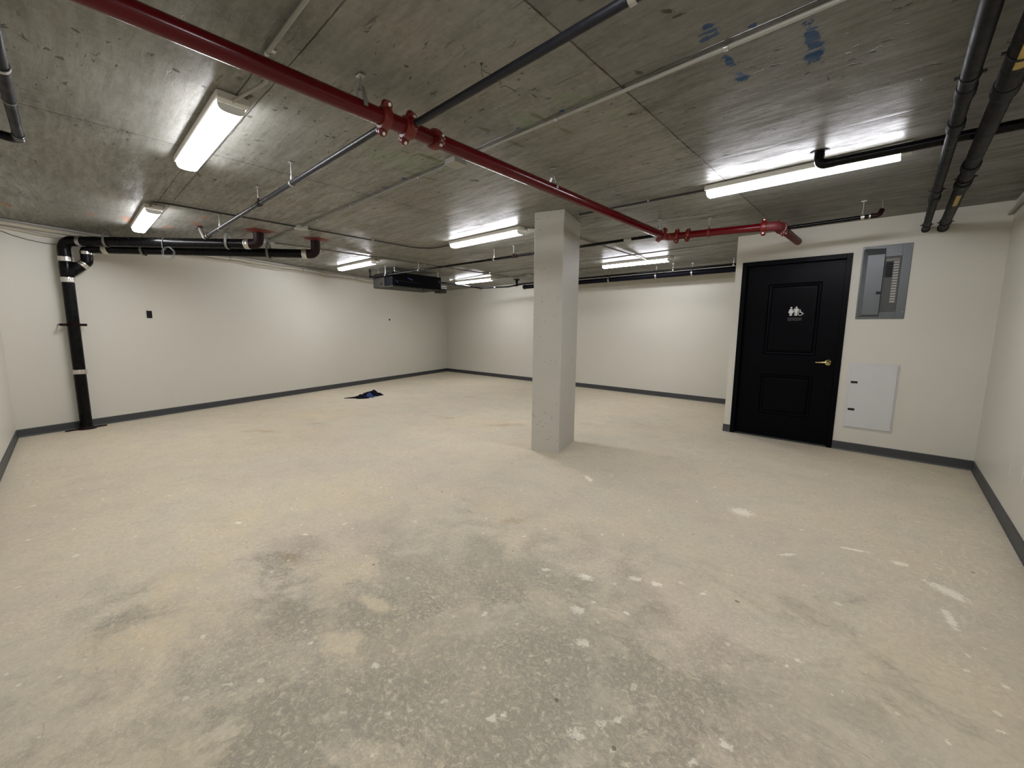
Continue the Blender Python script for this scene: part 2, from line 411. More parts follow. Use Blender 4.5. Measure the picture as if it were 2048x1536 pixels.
def fillet(path, rad, n=8):
    path = [V(p) for p in path]; out = [path[0]]
    for i in range(1, len(path) - 1):
        p0, p1, p2 = path[i - 1], path[i], path[i + 1]
        a = (p0 - p1); b = (p2 - p1); la, lb = a.length, b.length
        a.normalize(); b.normalize()
        ang = a.angle(b)
        if ang > PI - 0.02: out.append(p1); continue
        t = min(rad / math.tan(ang / 2), la * 0.49, lb * 0.49); r = t * math.tan(ang / 2)
        c = p1 + (a + b).normalized() * (r / math.sin(ang / 2))
        s, e = p1 + a * t - c, p1 + b * t - c
        tot = s.angle(e); ax = s.cross(e).normalized()
        for k in range(n + 1): out.append(c + Matrix.Rotation(tot * k / n, 3, ax) @ s)
    out.append(path[-1]); return out

def sweep(bm, path, r, seg=20, mi=0, cap=True, radii=None):
    path = [V(p) for p in path]; n = len(path)
    tg = []
    for i in range(n):
        if i == 0: d = path[1] - path[0]
        elif i == n - 1: d = path[-1] - path[-2]
        else: d = (path[i + 1] - path[i]).normalized() + (path[i] - path[i - 1]).normalized()
        tg.append(d.normalized())
    _, u, v = frame(tg[0]); rings = []
    for i in range(n):
        if i:
            q = tg[i - 1].rotation_difference(tg[i]); u = q @ u
        u = (u - tg[i] * u.dot(tg[i])).normalized(); v = tg[i].cross(u)
        rr = radii[i] if radii else r
        rings.append([bm.verts.new(path[i] + (u * math.cos(2 * PI * k / seg) + v * math.sin(2 * PI * k / seg)) * rr) for k in range(seg)])
    for k in range(n - 1):
        for i in range(seg):
            f = bm.faces.new((rings[k][i], rings[k][(i + 1) % seg], rings[k + 1][(i + 1) % seg], rings[k + 1][i])); f.material_index = mi
    if cap:
        for rr in (rings[0], rings[-1]):
            f = bm.faces.new(rr); f.material_index = mi

def prism(bm, pts, ext, mi=0):
    a = [bm.verts.new(V(p)) for p in pts]; b = [bm.verts.new(V(p) + V(ext)) for p in pts]
    n = len(pts)
    bm.faces.new(a).material_index = mi; bm.faces.new(b[::-1]).material_index = mi
    for i in range(n):
        bm.faces.new((a[i], b[i], b[(i + 1) % n], a[(i + 1) % n])).material_index = mi

# ------------------------------------------------------------------ room shell
L0 = V((-7.217, -0.496)); C0 = V((-10.001, 7.846))
XR, YB, YD, XD, Y0 = 0.656, 7.847, 5.680, -1.517, -0.496
T = 0.15

import numpy as np
def marked_slab(name, xs, ys, z, mat, marks):
    """flat grid carrying the outlines of its stains as stored fields"""
    xs, ys = np.array(xs), np.array(ys); nx, ny = len(xs), len(ys)
    X, Y = np.meshgrid(xs, ys, indexing='ij')
    co = np.stack([X, Y, np.full_like(X, z)], -1).reshape(-1, 3).astype(np.float32)
    i, j = np.meshgrid(np.arange(nx - 1), np.arange(ny - 1), indexing='ij')
    a = (i * ny + j).ravel(); quads = np.stack([a, a + ny, a + ny + 1, a + 1], -1)
    if mat == 'ceiling': quads = quads[:, ::-1]
    me = bpy.data.meshes.new(name); nf = len(quads)
    me.vertices.add(len(co)); me.vertices.foreach_set('co', co.ravel())
    me.loops.add(nf * 4); me.loops.foreach_set('vertex_index', quads.ravel().astype(np.int32))
    me.polygons.add(nf); me.polygons.foreach_set('loop_start', np.arange(0, nf * 4, 4, dtype=np.int32))
    me.update(calc_edges=True)
    for key, chans in marks.items():
        col = np.zeros((len(co), 4), np.float32); col[:, 3] = 1
        for c, lst in enumerate(chans):
            best = np.full(len(co), -1.0)
            for (cx, cy, ang, ha, hb) in lst:
                dx, dy = co[:, 0] - cx, co[:, 1] - cy; cs, sn = math.cos(ang), math.sin(ang)
                u, v = (dx * cs + dy * sn) / ha, (-dx * sn + dy * cs) / hb
                best = np.maximum(best, np.clip(1 - np.sqrt(u * u + v * v), -1, 1))
            col[:, c] = (best + 1) / 2
        at = me.attributes.new('marks_' + key, 'FLOAT_COLOR', 'POINT'); at.data.foreach_set('color', col.ravel())
    me.materials.append(M[mat]); o = bpy.data.objects.new(name, me); COL.objects.link(o)
    tag(o, kind='structure'); return o
def steps(*segs):
    out = []
    for a, b, d in segs:
        n = max(1, int(round((b - a) / d))); out += [a + (b - a) * k / n for k in range(n)]
    return out + [segs[-1][1]]
marked_slab('floor', steps((-10.6, -3.6, 0.06), (-3.6, XR + T, 0.0125)), steps((-0.9, 3.4, 0.0125), (3.4, YB + T, 0.05)), 0.0, 'floor', FLOOR_MARKS)
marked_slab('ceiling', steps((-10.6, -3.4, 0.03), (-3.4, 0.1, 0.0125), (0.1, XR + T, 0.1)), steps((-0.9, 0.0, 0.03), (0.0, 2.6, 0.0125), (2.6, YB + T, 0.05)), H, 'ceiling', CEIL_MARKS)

def wall(name, pts, mat='wall'):
    bm = BM(); prism(bm, [(p[0], p[1], 0) for p in pts], (0, 0, H))
    o = new(name, bm, mat); tag(o, kind='structure'); return o
dL = (C0 - L0).normalized(); nL = V((dL.y, -dL.x))          # nL points into the room
out = -nL * T
wall('wall_left', [L0, C0, C0 + out, L0 + out - dL * T])
wall('wall_back', [C0 - V((0.3, 0)), (XD + T, YB), (XD + T, YB + T), (C0.x - 0.3, YB + T)])
wall('wall_side', [(XD, YD + T), (XD + T, YD + T), (XD + T, YB), (XD, YB)])
wr = wall('wall_right', [(XR, Y0 - T), (XR + T, Y0 - T), (XR + T, YD + T), (XR, YD + T)], 'wall')
# spackle smears on the right wall
for yy, zz, ya, za in ((4.243, .385, .010, .050), (3.905, .415, .014, .055), (3.93, .45, .03, .01)):
    bm = BM(); n_ = 14
    ring = [(XR - .0008, yy + ya * math.cos(2 * PI * k / n_) * (1 + .3 * math.sin(k * 2.1)), zz + za * math.sin(2 * PI * k / n_) * (1 + .15 * math.cos(k * 1.7))) for k in range(n_)]
    prism(bm, ring, (.0007, 0, 0)); o_ = new('spackle_patch', bm, 'spackle', wr)
wall('wall_near', [(L0.x - 0.1, Y0), (XR, Y0), (XR, Y0 - T), (L0.x - 0.1, Y0 - T)])
# the restroom wall, with the door opening cut out: left pier, right part, lintel; one mesh
DX0, DX1, DZ = -1.440, -0.400, 2.105
bm = BM()
prism(bm, [(XD, YD, 0), (DX0 + .03, YD, 0), (DX0 + .03, YD + T, 0), (XD, YD + T, 0)], (0, 0, H))
prism(bm, [(DX1 - .03, YD, 0), (XR, YD, 0), (XR, YD + T, 0), (DX1 - .03, YD + T, 0)], (0, 0, H))
prism(bm, [(DX0 + .03, YD, DZ - .03), (DX1 - .03, YD, DZ - .03), (DX1 - .03, YD + T, DZ - .03), (DX0 + .03, YD + T, DZ - .03)], (0, 0, H - DZ + .03))
o = new('wall_door', bm, 'wall'); tag(o, kind='structure')

BH = 0.092
def baseboard(name, a, b, n, ext0=0.0):
    a, b, n = V(a), V(b), V(n).normalized()
    th = 0.009
    bm = BM()
    prof = [(0, 0), (th + 0.005, 0), (th + 0.001, 0.012), (th, 0.02), (th, BH - 0.006), (th * 0.5, BH), (0, BH)]
    va = [bm.verts.new((a.x + n.x * d, a.y + n.y * d, z + 0.0005)) for d, z in prof]
    vb = [bm.verts.new((b.x + n.x * d, b.y + n.y * d, z + 0.0005)) for d, z in prof]
    k = len(prof)
    bm.faces.new(va); bm.faces.new(vb[::-1])
    for i in range(k): bm.faces.new((va[i], vb[i], vb[(i + 1) % k], va[(i + 1) % k]))
    o = new(name, bm, 'base'); tag(o, kind='structure'); return o
baseboard('baseboard_left', L0 + dL * 0.0, C0, nL)
baseboard('baseboard_back', (C0.x, YB), (XD, YB), (0, -1))
baseboard('baseboard_side', (XD, YB), (XD, YD + 0.002), (-1, 0))
baseboard('baseboard_door_left', (XD, YD), (DX0, YD), (0, -1))
baseboard('baseboard_door_right', (DX1, YD), (XR, YD), (0, -1))
baseboard('baseboard_right', (XR, YD), (XR, Y0), (-1, 0))
baseboard('baseboard_near', (L0.x, Y0), (XR, Y0), (0, 1))

# ------------------------------------------------------------------ pillar
P0, P1, P2 = V((-2.735, 3.262)), V((-2.442, 3.357)), V((-2.615, 3.890))
P3 = P0 + (P2 - P1)
bm = BM()
NZ = 26; corners = [P0, P1, P2, P3]; rings = []
random.seed(4)
def ring_at(z, s=0.0):
    pts = []
    c = (P0 + P1 + P2 + P3) / 4
    for i in range(4):
        p, q, pr = corners[i], corners[(i + 1) % 4], corners[i - 1]
        d1 = (q - p).normalized(); d0 = (pr - p).normalized()
        ch = 0.006 + 0.004 * mnoise.noise(V((z * 7.0, i * 3.1, 0)))
        for e in (p + d0 * ch, p + d1 * ch):
            e = e + (e - c).normalized() * s
            pts.append(bm.verts.new((e.x, e.y, z)))
    return pts
zs = [0.0] + [H * k / NZ for k in range(1, NZ)] + [H - 0.071, H - 0.07, H]
zs = sorted(zs)
for z in zs: rings.append(ring_at(z, 0.003 if z >= H - 0.07 else 0.0))
for a, b in zip(rings, rings[1:]):
    for i in range(8): bm.faces.new((a[i], a[(i + 1) % 8], b[(i + 1) % 8], b[i]))
bm.faces.new(rings[0]); bm.faces.new(rings[-1])
o = new('concrete_pillar', bm, 'pillar')
tag(o, 'square grey painted concrete pillar with small pits, standing in the middle of the room', 'pillar')

# ------------------------------------------------------------------ light fixtures
def fixture(x0, x1, yc, label, plug):
    """four-foot wraparound fixture, lens hanging under a shallow channel"""
    t = thing('ceiling_light', ((x0 + x1) / 2, yc, H), label, 'ceiling light', 'long wraparound ceiling lights')
    w2 = 0.071
    bm = BM()
    box(bm, (x0 - .012, yc - w2, H - 0.040), (x1 + .045, yc + w2, H - 0.001), 0.004, 1)
    new('housing', bm, 'housing', t)
    bm = BM()
    # shallow trough lens with rounded shoulders
    sec = [(-0.059, 0.0), (-0.0595, -0.006), (-0.057, -0.018), (-0.051, -0.029), (-0.040, -0.0355), (-0.020, -0.0385), (0, -0.039),
           (0.020, -0.0385), (0.040, -0.0355), (0.051, -0.029), (0.057, -0.018), (0.0595, -0.006), (0.059, 0.0)]
    zz = H - 0.0405
    A = [bm.verts.new((x0 + 0.006, yc + a, zz + b)) for a, b in sec]
    B = [bm.verts.new((x1 - 0.006, yc + a, zz + b)) for a, b in sec]
    for i in range(len(sec) - 1): bm.faces.new((A[i], A[i + 1], B[i + 1], B[i]))
    bm.faces.new(A); bm.faces.new(B[::-1])
    new('lens', bm, 'lens', t, True)
    for xa, xb in ((x0, x0 + 0.0055), (x1 - 0.0055, x1)):
        bm = BM()
        prism(bm, [(xa, yc + a * 1.02, zz + b * 1.01) for a, b in sec], (xb - xa, 0, 0))
        new('end_cap', bm, 'capm', t)
    return t
LIGHTS = [
    (-3.70, -2.575, 0.668, 'bright ceiling light just below the red main at upper left, largest of the lights'),
    (-6.50, -5.33, 0.668, 'bright ceiling light above the black drain pipes by the left wall'),
    (-4.42, -3.22, 3.600, 'bright ceiling light just left of the pillar top'),
    (-7.74, -6.50, 3.600, 'small bright ceiling light in front of the black fan coil unit'),
    (-7.82, -6.62, 6.480, 'small bright ceiling light at the far corner, right of the fan coil unit'),
    (-3.82, -2.68, 6.450, 'bright ceiling light right of the pillar, near the far black pipes'),
    (-1.215, -0.075, 3.625, 'long bright ceiling light at right, in front of the black door'),
]
for x0, x1, yc, lb in LIGHTS: fixture(x0, x1, yc, lb, True)
fixture(-0.95, 0.25, 0.672, 'ceiling light in line with the one below the red main', True)

# ------------------------------------------------------------------ pipe parts
def hanger(parent, x, y, zc, r, axis, mat='steel', style='ring'):
    """threaded rod from the ceiling with a split ring or clevis round the pipe"""
    a = V(axis).normalized(); s = V((-a.y, a.x, 0))
    bm = BM()
    wdt = 0.009 if style == 'clevis' else 0.012
    if style == 'clevis':
        top = zc + r + 0.055
        for sg in (-1, 1):
            pts = [V((x, y, top)) + s * sg * 0.006, V((x, y, top)) + s * sg * 0.016, V((x, y, zc + r * .6)) + s * sg * (r + 0.008),
                   V((x, y, zc)) + s * sg * (r + 0.007), V((x, y, zc)) + s * sg * (r + 0.001), V((x, y, zc + r * .6)) + s * sg * (r * 0.9 + 0.001)]
            prism(bm, [p - a * wdt for p in pts], a * wdt * 2)
        rod_b = top - 0.006
        cyl(bm, V((x, y, top - 0.012)), V((x, y, top + 0.012)), 0.009, 8)
    else:
        n = 28; R1, R2 = r + 0.001, r + 0.005
        rings = []
        for i in range(n):
            th = 2 * PI * i / n; dr = s * math.cos(th) + V((0, 0, 1)) * math.sin(th)
            c = V((x, y, zc))
            rings.append([bm.verts.new(c + dr * q + a * e) for q, e in ((R1, -wdt), (R2, -wdt), (R2, wdt), (R1, wdt))])
        for i in range(n):
            A, B = rings[i], rings[(i + 1) % n]
            for k in range(4): bm.faces.new((A[k], A[(k + 1) % 4], B[(k + 1) % 4], B[k]))
        cyl(bm, V((x, y, zc + r + 0.002)), V((x, y, zc + r + 0.03)), 0.0085, 8)
        rod_b = zc + r + 0.012
    hg = new('hanger', bm, mat, parent, True)
    bm = BM(); cyl(bm, (x, y, rod_b), (x, y, H - 0.008), 0.0045, 10)
    new('rod', bm, 'steel', hg)
    bm = BM(); box(bm, (x - 0.02, y - 0.014, H - 0.010), (x + 0.02, y + 0.014, H - 0.0005), 0.002, 1)
    new('anchor_plate', bm, 'steel', hg)
    return hg

def grooved(parent, c, axis, r, rot=0.0, wd=0.024):
    """two-piece grooved coupling with bolt ears"""
    c = V(c); a, u, v = frame(axis)
    u, v = (u * math.cos(rot) + v * math.sin(rot)), (v * math.cos(rot) - u * math.sin(rot))
    bm = BM()
    lathe(bm, c - a * wd, a, [(0, r + 0.003), (0.003, r + 0.012), (wd * 0.6, r + 0.015), (wd * 1.4, r + 0.015), (2 * wd - 0.003, r + 0.012), (2 * wd, r + 0.003)], 28, cap=True)
    for sg in (-1, 1):
        for hv in (-1, 1):
            e = c + u * sg * (r + 0.008)
            # rounded ear pad, either side of the split
            q = []
            for k in range(9):
                th = -PI / 2 + PI * k / 8
                q.append(e + u * sg * (0.013 + 0.020 * math.cos(th)) + a * 0.022 * math.sin(th))
            q = [e + a * (-0.022) - u * sg * 0.012] + q + [e + a * 0.022 - u * sg * 0.012]
            prism(bm, [p + v * hv * 0.003 for p in q], v * hv * 0.013)
    g = new('coupling', bm, 'red_c', parent, True)
    for sg in (-1, 1):
        bm = BM(); e = c + u * sg * (r + 0.026)
        lathe(bm, e - v * 0.028, v, [(0, 0.005), (0.001, 0.0095), (0.009, 0.0095), (0.0095, 0.005), (0.047, 0.005), (0.0475, 0.009), (0.056, 0.009), (0.0562, 0.004)], 6)
        new('bolt', bm, 'bolt', g)
    return g

def band(parent, c, axis, r, wd=0.03, mat='clamp', name='clamp', screws=True):
    """hubless coupling: corrugated band with two worm screws"""
    c = V(c); a, u, v = frame(axis); bm = BM()
    pr = [(0, r + 0.001), (0.001, r + 0.005)]
    for k in range(1, 6): pr.append((2 * wd * k / 6, r + (0.0065 if k % 2 else 0.005)))
    pr += [(2 * wd - 0.001, r + 0.005), (2 * wd, r + 0.001)]
    lathe(bm, c - a * wd, a, pr, 28)
    g = new(name, bm, mat, parent, True)
    if screws:
        for e in (-0.55, 0.55):
            bm = BM(); s = c + a * wd * e + u * (r + 0.011)
            lathe(bm, s - v * 0.016, v, [(0, 0.004), (0.001, 0.006), (0.031, 0.006), (0.032, 0.004)], 10)
            new('screw', bm, 'bolt', g)
    return g

# ------------------------------------------------------------------ red sprinkler main
RX, RZ, RR = -1.91, 2.280, 0.0375
t = thing('sprinkler_main', (RX, 1.5, RZ), 'thick glossy red sprinkler main crossing the ceiling, ending in an elbow above the black door', 'pipe')
E1 = V((RX, 4.50, RZ)); E2 = V((-0.900, 4.615, 2.262)); E3 = V((-0.900, YD + 0.02, 2.285))
d12 = (E2 - E1).normalized()
bm = BM(); cyl(bm, (RX, Y0 - 0.02, RZ), (RX, 4.36, RZ), RR, 36); new('pipe', bm, 'red', t, True)
# mark band of the long length
bm = BM(); sweep(bm, fillet([(RX, 4.35, RZ), E1, E1 + d12 * 0.10], 0.07, 10), RR + 0.001, 28); new('elbow', bm, 'red_c', t, True)
bm = BM(); cyl(bm, E1 + d12 * 0.09, E2 - d12 * 0.09, RR - 0.001, 32); new('pipe', bm, 'red', t, True)
bm = BM(); sweep(bm, fillet([E2 - d12 * 0.13, E2, E2 + V((0, 0.14, 0.002))], 0.085, 10), RR + 0.0045, 28); new('elbow', bm, 'red_p', t, True)
bm = BM(); cyl(bm, E2 + V((0, 0.13, 0.002)), E3, RR, 32); new('pipe', bm, 'red_p', t, True)
grooved(t, (RX, 1.135, RZ), (0, 1, 0), RR, -1.08)
grooved(t, (RX, 1.265, RZ), (0, 1, 0), RR, -0.9, 0.03)
grooved(t, (RX, 1.435, RZ), (0, 1, 0), RR, 0.35)
grooved(t, (RX, 4.37, RZ), (0, 1, 0), RR, -0.9)
grooved(t, E1 + d12 * 0.105, d12, RR, 1.3, 0.02)
grooved(t, E1 + d12 * 0.215, d12, RR, 1.0, 0.02)
grooved(t, E2 - d12 * 0.115, d12, RR + .002, 1.35)
grooved(t, E2 + V((0, 0.135, 0.002)), (0, 1, 0), RR + .002, 1.2)
bm = BM(); lathe(bm, E2 + V((0, 0.30, 0.004)), V((0, 1, 0)), [(0, RR + .001), (.004, RR + 0.004), (.03, RR + .004), (.034, RR + .001)], 28); new('ring', bm, 'red_p', t, True)
for y in (1.02, 2.475):
    hanger(t, RX, y, RZ, RR, (0, 1, 0), 'steel', 'clevis')
hanger(t, RX + .01, 4.28, RZ, RR, (0, 1, 0), 'steel', 'clevis')
q = E1 + d12 * 0.42; hanger(t, q.x, q.y, q.z, RR, d12, 'red_c')
# outlet for the branch
bm = BM(); cyl(bm, (RX + 0.02, 1.268, RZ), (RX + 0.075, 1.268, RZ), 0.023, 20); new('outlet', bm, 'red_c', t, True)
bm = BM(); cyl(bm, (RX - 0.075, 1.175, RZ), (RX - 0.02, 1.175, RZ), 0.021, 20); new('outlet', bm, 'red_c', t, True)

# ------------------------------------------------------------------ black sprinkler branches
def rings_on(t, pts, axis, r, mat='rusty'):
    for p in pts:
        bm = BM(); lathe(bm, V(p) - V(axis).normalized() * 0.02, axis, [(0, r), (.002, r + .006), (.014, r + .007), (.026, r + .007), (.038, r + .006), (.04, r)], 20)
        new('coupling', bm, mat, t, True)
# right of the main
t = thing('sprinkler_branch', (-1.0, 1.268, 2.28), 'scuffed black branch pipe running right from the red main to the top edge', 'pipe')
bm = BM(); cyl(bm, (RX + 0.07, 1.268, 2.28), (-0.66, 1.272, 2.285), 0.0175, 24); new('pipe', bm, 'black2', t, True)
bm = BM(); lathe(bm, V((-0.70, 1.272, 2.285)), (1, 0, 0), [(0, .018), (.001, .021), (.026, .021), (.027, .018)], 24); new('sleeve', bm, 'steel', t, True)
bm = BM(); sweep(bm, fillet([(-0.672, 1.272, 2.285), (-0.60, 1.272, 2.285), (-0.60, 1.272, H + 0.002)], 0.03), 0.0195, 20); new('elbow', bm, 'black2', t, True)
# left of the main
t = thing('sprinkler_branch', (-3.8, 1.17, 2.285), 'long shiny black branch pipe running left from the red main to a rusty elbow', 'pipe')
A, B = V((RX - 0.07, 1.175, 2.280)), V((-5.70, 1.165, 2.285))
bm = BM(); cyl(bm, A, B, 0.0165, 24); new('pipe', bm, 'black2', t, True)
ax_ = (B - A).normalized()
rings_on(t, [(-3.93, 1.17, 2.283)], ax_, 0.0165)
bm = BM(); cyl(bm, (-4.18, 1.17, 2.2835), (-4.13, 1.17, 2.2835), 0.0172, 20); new('sticker', bm, 'labelw', t, True)
for x in (-3.22, -5.22): hanger(t, x, 1.172, 2.283, 0.0165, (1, 0, 0))
hanger(t, -3.96, 1.171, 2.283, 0.0165, (1, 0, 0), 'rusty')
bm = BM(); sweep(bm, fillet([(-5.66, 1.166, 2.285), (-5.90, 1.165, 2.285), (-6.02, 1.145, H + 0.002)], 0.04), 0.019, 18); new('elbow', bm, 'emt', t, True)
rings_on(t, [(-5.69, 1.166, 2.285), (-5.80, 1.166, 2.285)], ax_, 0.020, 'rusty')
bm = BM(); lathe(bm, V((-6.015, 1.145, H - 0.03)), (0, 0, 1), [(0, .018), (.004, .03), (.025, .034), (.0305, .034)], 18); new('escutcheon', bm, 'rusty', t, True)
# behind the pillar
t = thing('sprinkler_branch', (-4.6, 4.3, 2.28), 'thin straight black pipe passing behind the pillar towards the fan coil unit', 'pipe')
A, B = V((RX - 0.05, 4.35, 2.28)), V((-7.60, 4.165, 2.275))
bm = BM(); cyl(bm, A, B, 0.0165, 24); new('pipe', bm, 'black', t, True)
ax_ = (B - A).normalized()
def onl(A, B, x): k = (x - A.x) / (B.x - A.x); return A + (B - A) * k
for x in (-4.33, -3.96, -6.12, -7.15):
    p = onl(A, B, x); hanger(t, p.x, p.y, p.z, 0.0165, ax_, 'clamp' if x == -4.33 else ('rusty' if x == -3.96 else 'steel'))
rings_on(t, [onl(A, B, -3.92)], ax_, 0.0165)
p = onl(A, B, -2.28); bm = BM(); cyl(bm, p - ax_ * 0.045, p + ax_ * 0.045, 0.0172, 20); new('sticker', bm, 'labelw', t, True)
bm = BM(); sweep(bm, fillet([B - ax_ * 0.02, B + ax_ * 0.10, B + ax_ * 0.10 + V((0, 0, .16))], 0.03), 0.0195, 18); new('elbow', bm, 'black', t, True)
# to the right, over the door
t = thing('sprinkler_branch', (-0.5, 4.85, 2.285), 'short black pipe above the black door, from the red elbow to a white clamp', 'pipe')
A, B = V((-0.86, 4.83, 2.275)), V((-0.235, 4.875, 2.288))
bm = BM(); cyl(bm, A, B, 0.0165, 24); new('pipe', bm, 'black', t, True); ax_ = (B - A).normalized()
p = onl(A, B, -0.31); hanger(t, p.x, p.y, p.z, 0.0165, ax_, 'clamp')
bm = BM(); lathe(bm, onl(A, B, -0.262) - ax_ * 0.006, ax_, [(0, .017), (.001, .02), (.011, .02), (.012, .017)], 20); new('ring', bm, 'clamp', t, True)
bm = BM(); sweep(bm, fillet([B - ax_ * 0.02, B + ax_ * 0.035, B + ax_ * 0.05 + V((0, 0.02, 0.045))], 0.02), 0.0195, 18); new('elbow', bm, 'rusty', t, True)
bm = BM(); cyl(bm, B + ax_ * 0.05 + V((0, 0.02, 0.035)), B + ax_ * 0.05 + V((0, 0.02, H - B.z)), 0.006, 10); new('stud', bm, 'emt', t, True)

# ------------------------------------------------------------------ drain stack at the left wall
SX, SY, SR = -7.29, 0.06, 0.056
t = thing('drain_stack', (SX, SY, 0), 'black cast iron drain stack at the left wall with two branches under the ceiling', 'pipe')
h1z = 2.262
Q1 = V((-5.736, 1.676, 2.275)); d1 = (V((Q1.x, Q1.y, h1z)) - V((SX, SY, h1z))).normalized()
bm = BM(); cyl(bm, (SX, SY, 0.0), (SX, SY, 1.84), SR, 36); new('riser', bm, 'black', t, True)
bm = BM()
lathe(bm, V((SX, SY, 1.83)), (0, 0, 1), [(0, SR), (.01, SR + .004), (.20, SR + .004), (.21, SR)], 32)
br = V((0.02, 0.98, 1.0)).normalized()
hp = []
for zz_ in (1.85, 2.02): hp += [bm.verts.new((SX + SR * math.cos(k * PI / 14), SY + SR * math.sin(k * PI / 14), zz_)) for k in range(28)]
_a, _u, _v = frame(br); cc_ = V((SX, SY, 1.86)) + br * 0.185
hp += [bm.verts.new(cc_ + (_u * math.cos(k * PI / 14) + _v * math.sin(k * PI / 14)) * SR) for k in range(28)]
bmesh.ops.convex_hull(bm, input=hp)
new('wye', bm, 'black', t, True)
bm = BM(); sweep(bm, fillet([(SX, SY, 2.03), (SX, SY, h1z), V((SX, SY, h1z)) + d1 * 0.20], 0.12, 12), SR + .003, 32); new('elbow', bm, 'black', t, True)
Z3 = V((0, 0, 1))
e1 = Q1 - d1 * 0.13 + V((0, 0, 0)); e1.z = 2.272
bm = BM(); cyl(bm, V((SX, SY, h1z)) + d1 * 0.19, e1, SR, 36); new('branch_pipe', bm, 'black', t, True)
bm = BM(); sweep(bm, fillet([e1 - d1 * 0.02, V((Q1.x, Q1.y, 2.272)), V((Q1.x, Q1.y, H + 0.001))], 0.09, 12), SR + .002, 32); new('elbow', bm, 'rusty', t, True)
bm = BM(); lathe(bm, V((Q1.x, Q1.y, H - 0.022)), (0, 0, 1), [(0, SR + .001), (.006, .075), (.014, .10), (.0215, .135)], 28); new('firestop_collar', bm, 'redcollar', t, True)
# second branch
W0 = V((SX, SY, 1.86)) + br * 0.19
W1 = W0 + br * 0.07
W2 = V((W1.x, W1.y, 2.205)); Q2 = V((-5.676, 2.315, 2.25))
d2 = (Q2 - W2); d2.z = 0; d2.normalize()
bm = BM(); sweep(bm, fillet([W0 - br * 0.01, W1, W2, W2 + d2 * 0.16], 0.055, 10), SR, 30); new('elbow', bm, 'black', t, True)
e2 = V((Q2.x, Q2.y, 2.235)) - d2 * 0.13
bm = BM(); cyl(bm, W2 + d2 * 0.15, e2, SR - 0.001, 32); new('branch_pipe', bm, 'black', t, True)
bm = BM(); sweep(bm, fillet([e2 - d2 * 0.02, V((Q2.x, Q2.y, 2.235)), V((Q2.x, Q2.y, H + 0.001))], 0.09, 12), SR + .002, 32); new('elbow', bm, 'rusty', t, True)
bm = BM(); lathe(bm, V((Q2.x, Q2.y, H - 0.022)), (0, 0, 1), [(0, SR + .001), (.006, .075), (.014, .10), (.0215, .135)], 28); new('firestop_collar', bm, 'redcollar', t, True)
band(t, (SX, SY, 0.715), Z3, SR, 0.027)
band(t, (SX, SY, 1.815), Z3, SR, 0.03)
band(t, (SX, SY, 2.055), Z3, SR + .002, 0.028)
band(t, V((SX, SY, h1z)) + d1 * 0.20, d1, SR, 0.02, 'steel', screws=False)
band(t, e1 - d1 * 0.005, d1, SR, 0.03)
band(t, e2 - d2 * 0.005, d2, SR, 0.03)
band(t, W0 + br * 0.015, br, SR, 0.024)
band(t, W2 - V((0, 0, 0.055)), Z3, SR, 0.02)
band(t, W2 + d2 * 0.22, d2, SR, 0.028, 'pvc', screws=False)
# riser clamp (two rusty ears) and floor flange
bm = BM()
s_ = V((dL.x, dL.y, 0)); n_ = V((nL.x, nL.y, 0))
for sg in (-1, 1):
    lathe(bm, V((SX, SY, 1.27)), Z3, [(0, SR + .001), (.0, SR + .006), (.03, SR + .006), (.03, SR + .001)], 28)
    c = V((SX, SY, 1.285)) + s_ * sg * (SR + 0.03)
    pts = [c - s_ * 0.035 - n_ * .004, c + s_ * 0.035 - n_ * .004, c + s_ * 0.035 + n_ * .004, c - s_ * 0.035 + n_ * .004]
    prism(bm, [p - Z3 * 0.015 for p in pts], Z3 * 0.03)
rc = new('riser_clamp', bm, 'rusty', t, True)
for sg in (-1, 1):
    c = V((SX, SY, 1.285)) + s_ * sg * (SR + 0.045); bm = BM(); cyl(bm, c - n_ * 0.10, c + n_ * 0.018, 0.006, 8); new('bolt', bm, 'rusty', rc)
bm = BM(); lathe(bm, V((SX, SY, 0.0005)), Z3, [(0, SR + .035), (.008, SR + .03), (.012, SR + .012), (.03, SR + .006), (.032, SR)], 28)
for sg in (-1, 1):
    c = V((SX, SY, 0.001)) + s_ * sg * 0.12
    pts = [c - s_ * 0.07 - n_ * .018, c + s_ * 0.07 - n_ * .014, c + s_ * 0.07 + n_ * .014, c - s_ * 0.07 + n_ * .018]
    prism(bm, pts, Z3 * 0.012)
new('floor_flange', bm, 'rusty', t, True)
def loop_hanger(parent, c, d, r):
    """wide strap hanger whose loop stands above the pipe"""
    c = V(c); d = V(d).normalized(); s = d.cross(Z3).normalized()
    bm = BM(); pts = []
    for k in range(33):
        th = 2 * PI * k / 32
        pts.append(c + s * (r + 0.004) * math.cos(th) + Z3 * ((r + 0.004) * math.sin(th) * (2.3 if math.sin(th) > 0 else 1)))
    for k in range(32):
        p, q = pts[k], pts[k + 1]; nn = (p - c).normalized(); nq = (q - c).normalized()
        vs = [bm.verts.new(x) for x in (p - d * .014, p + d * .014, q + d * .014, q - d * .014, p + nn * .003 - d * .014, p + nn * .003 + d * .014, q + nq * .003 + d * .014, q + nq * .003 - d * .014)]
        for f in ((0, 1, 2, 3), (4, 7, 6, 5), (0, 4, 5, 1), (2, 6, 7, 3)): bm.faces.new([vs[i] for i in f])
    top = c.z + (r + 0.004) * 2.3
    cyl(bm, (c.x, c.y, top - 0.004), (c.x, c.y, H), 0.005, 8)
    return new('hanger', bm, 'emt', parent)
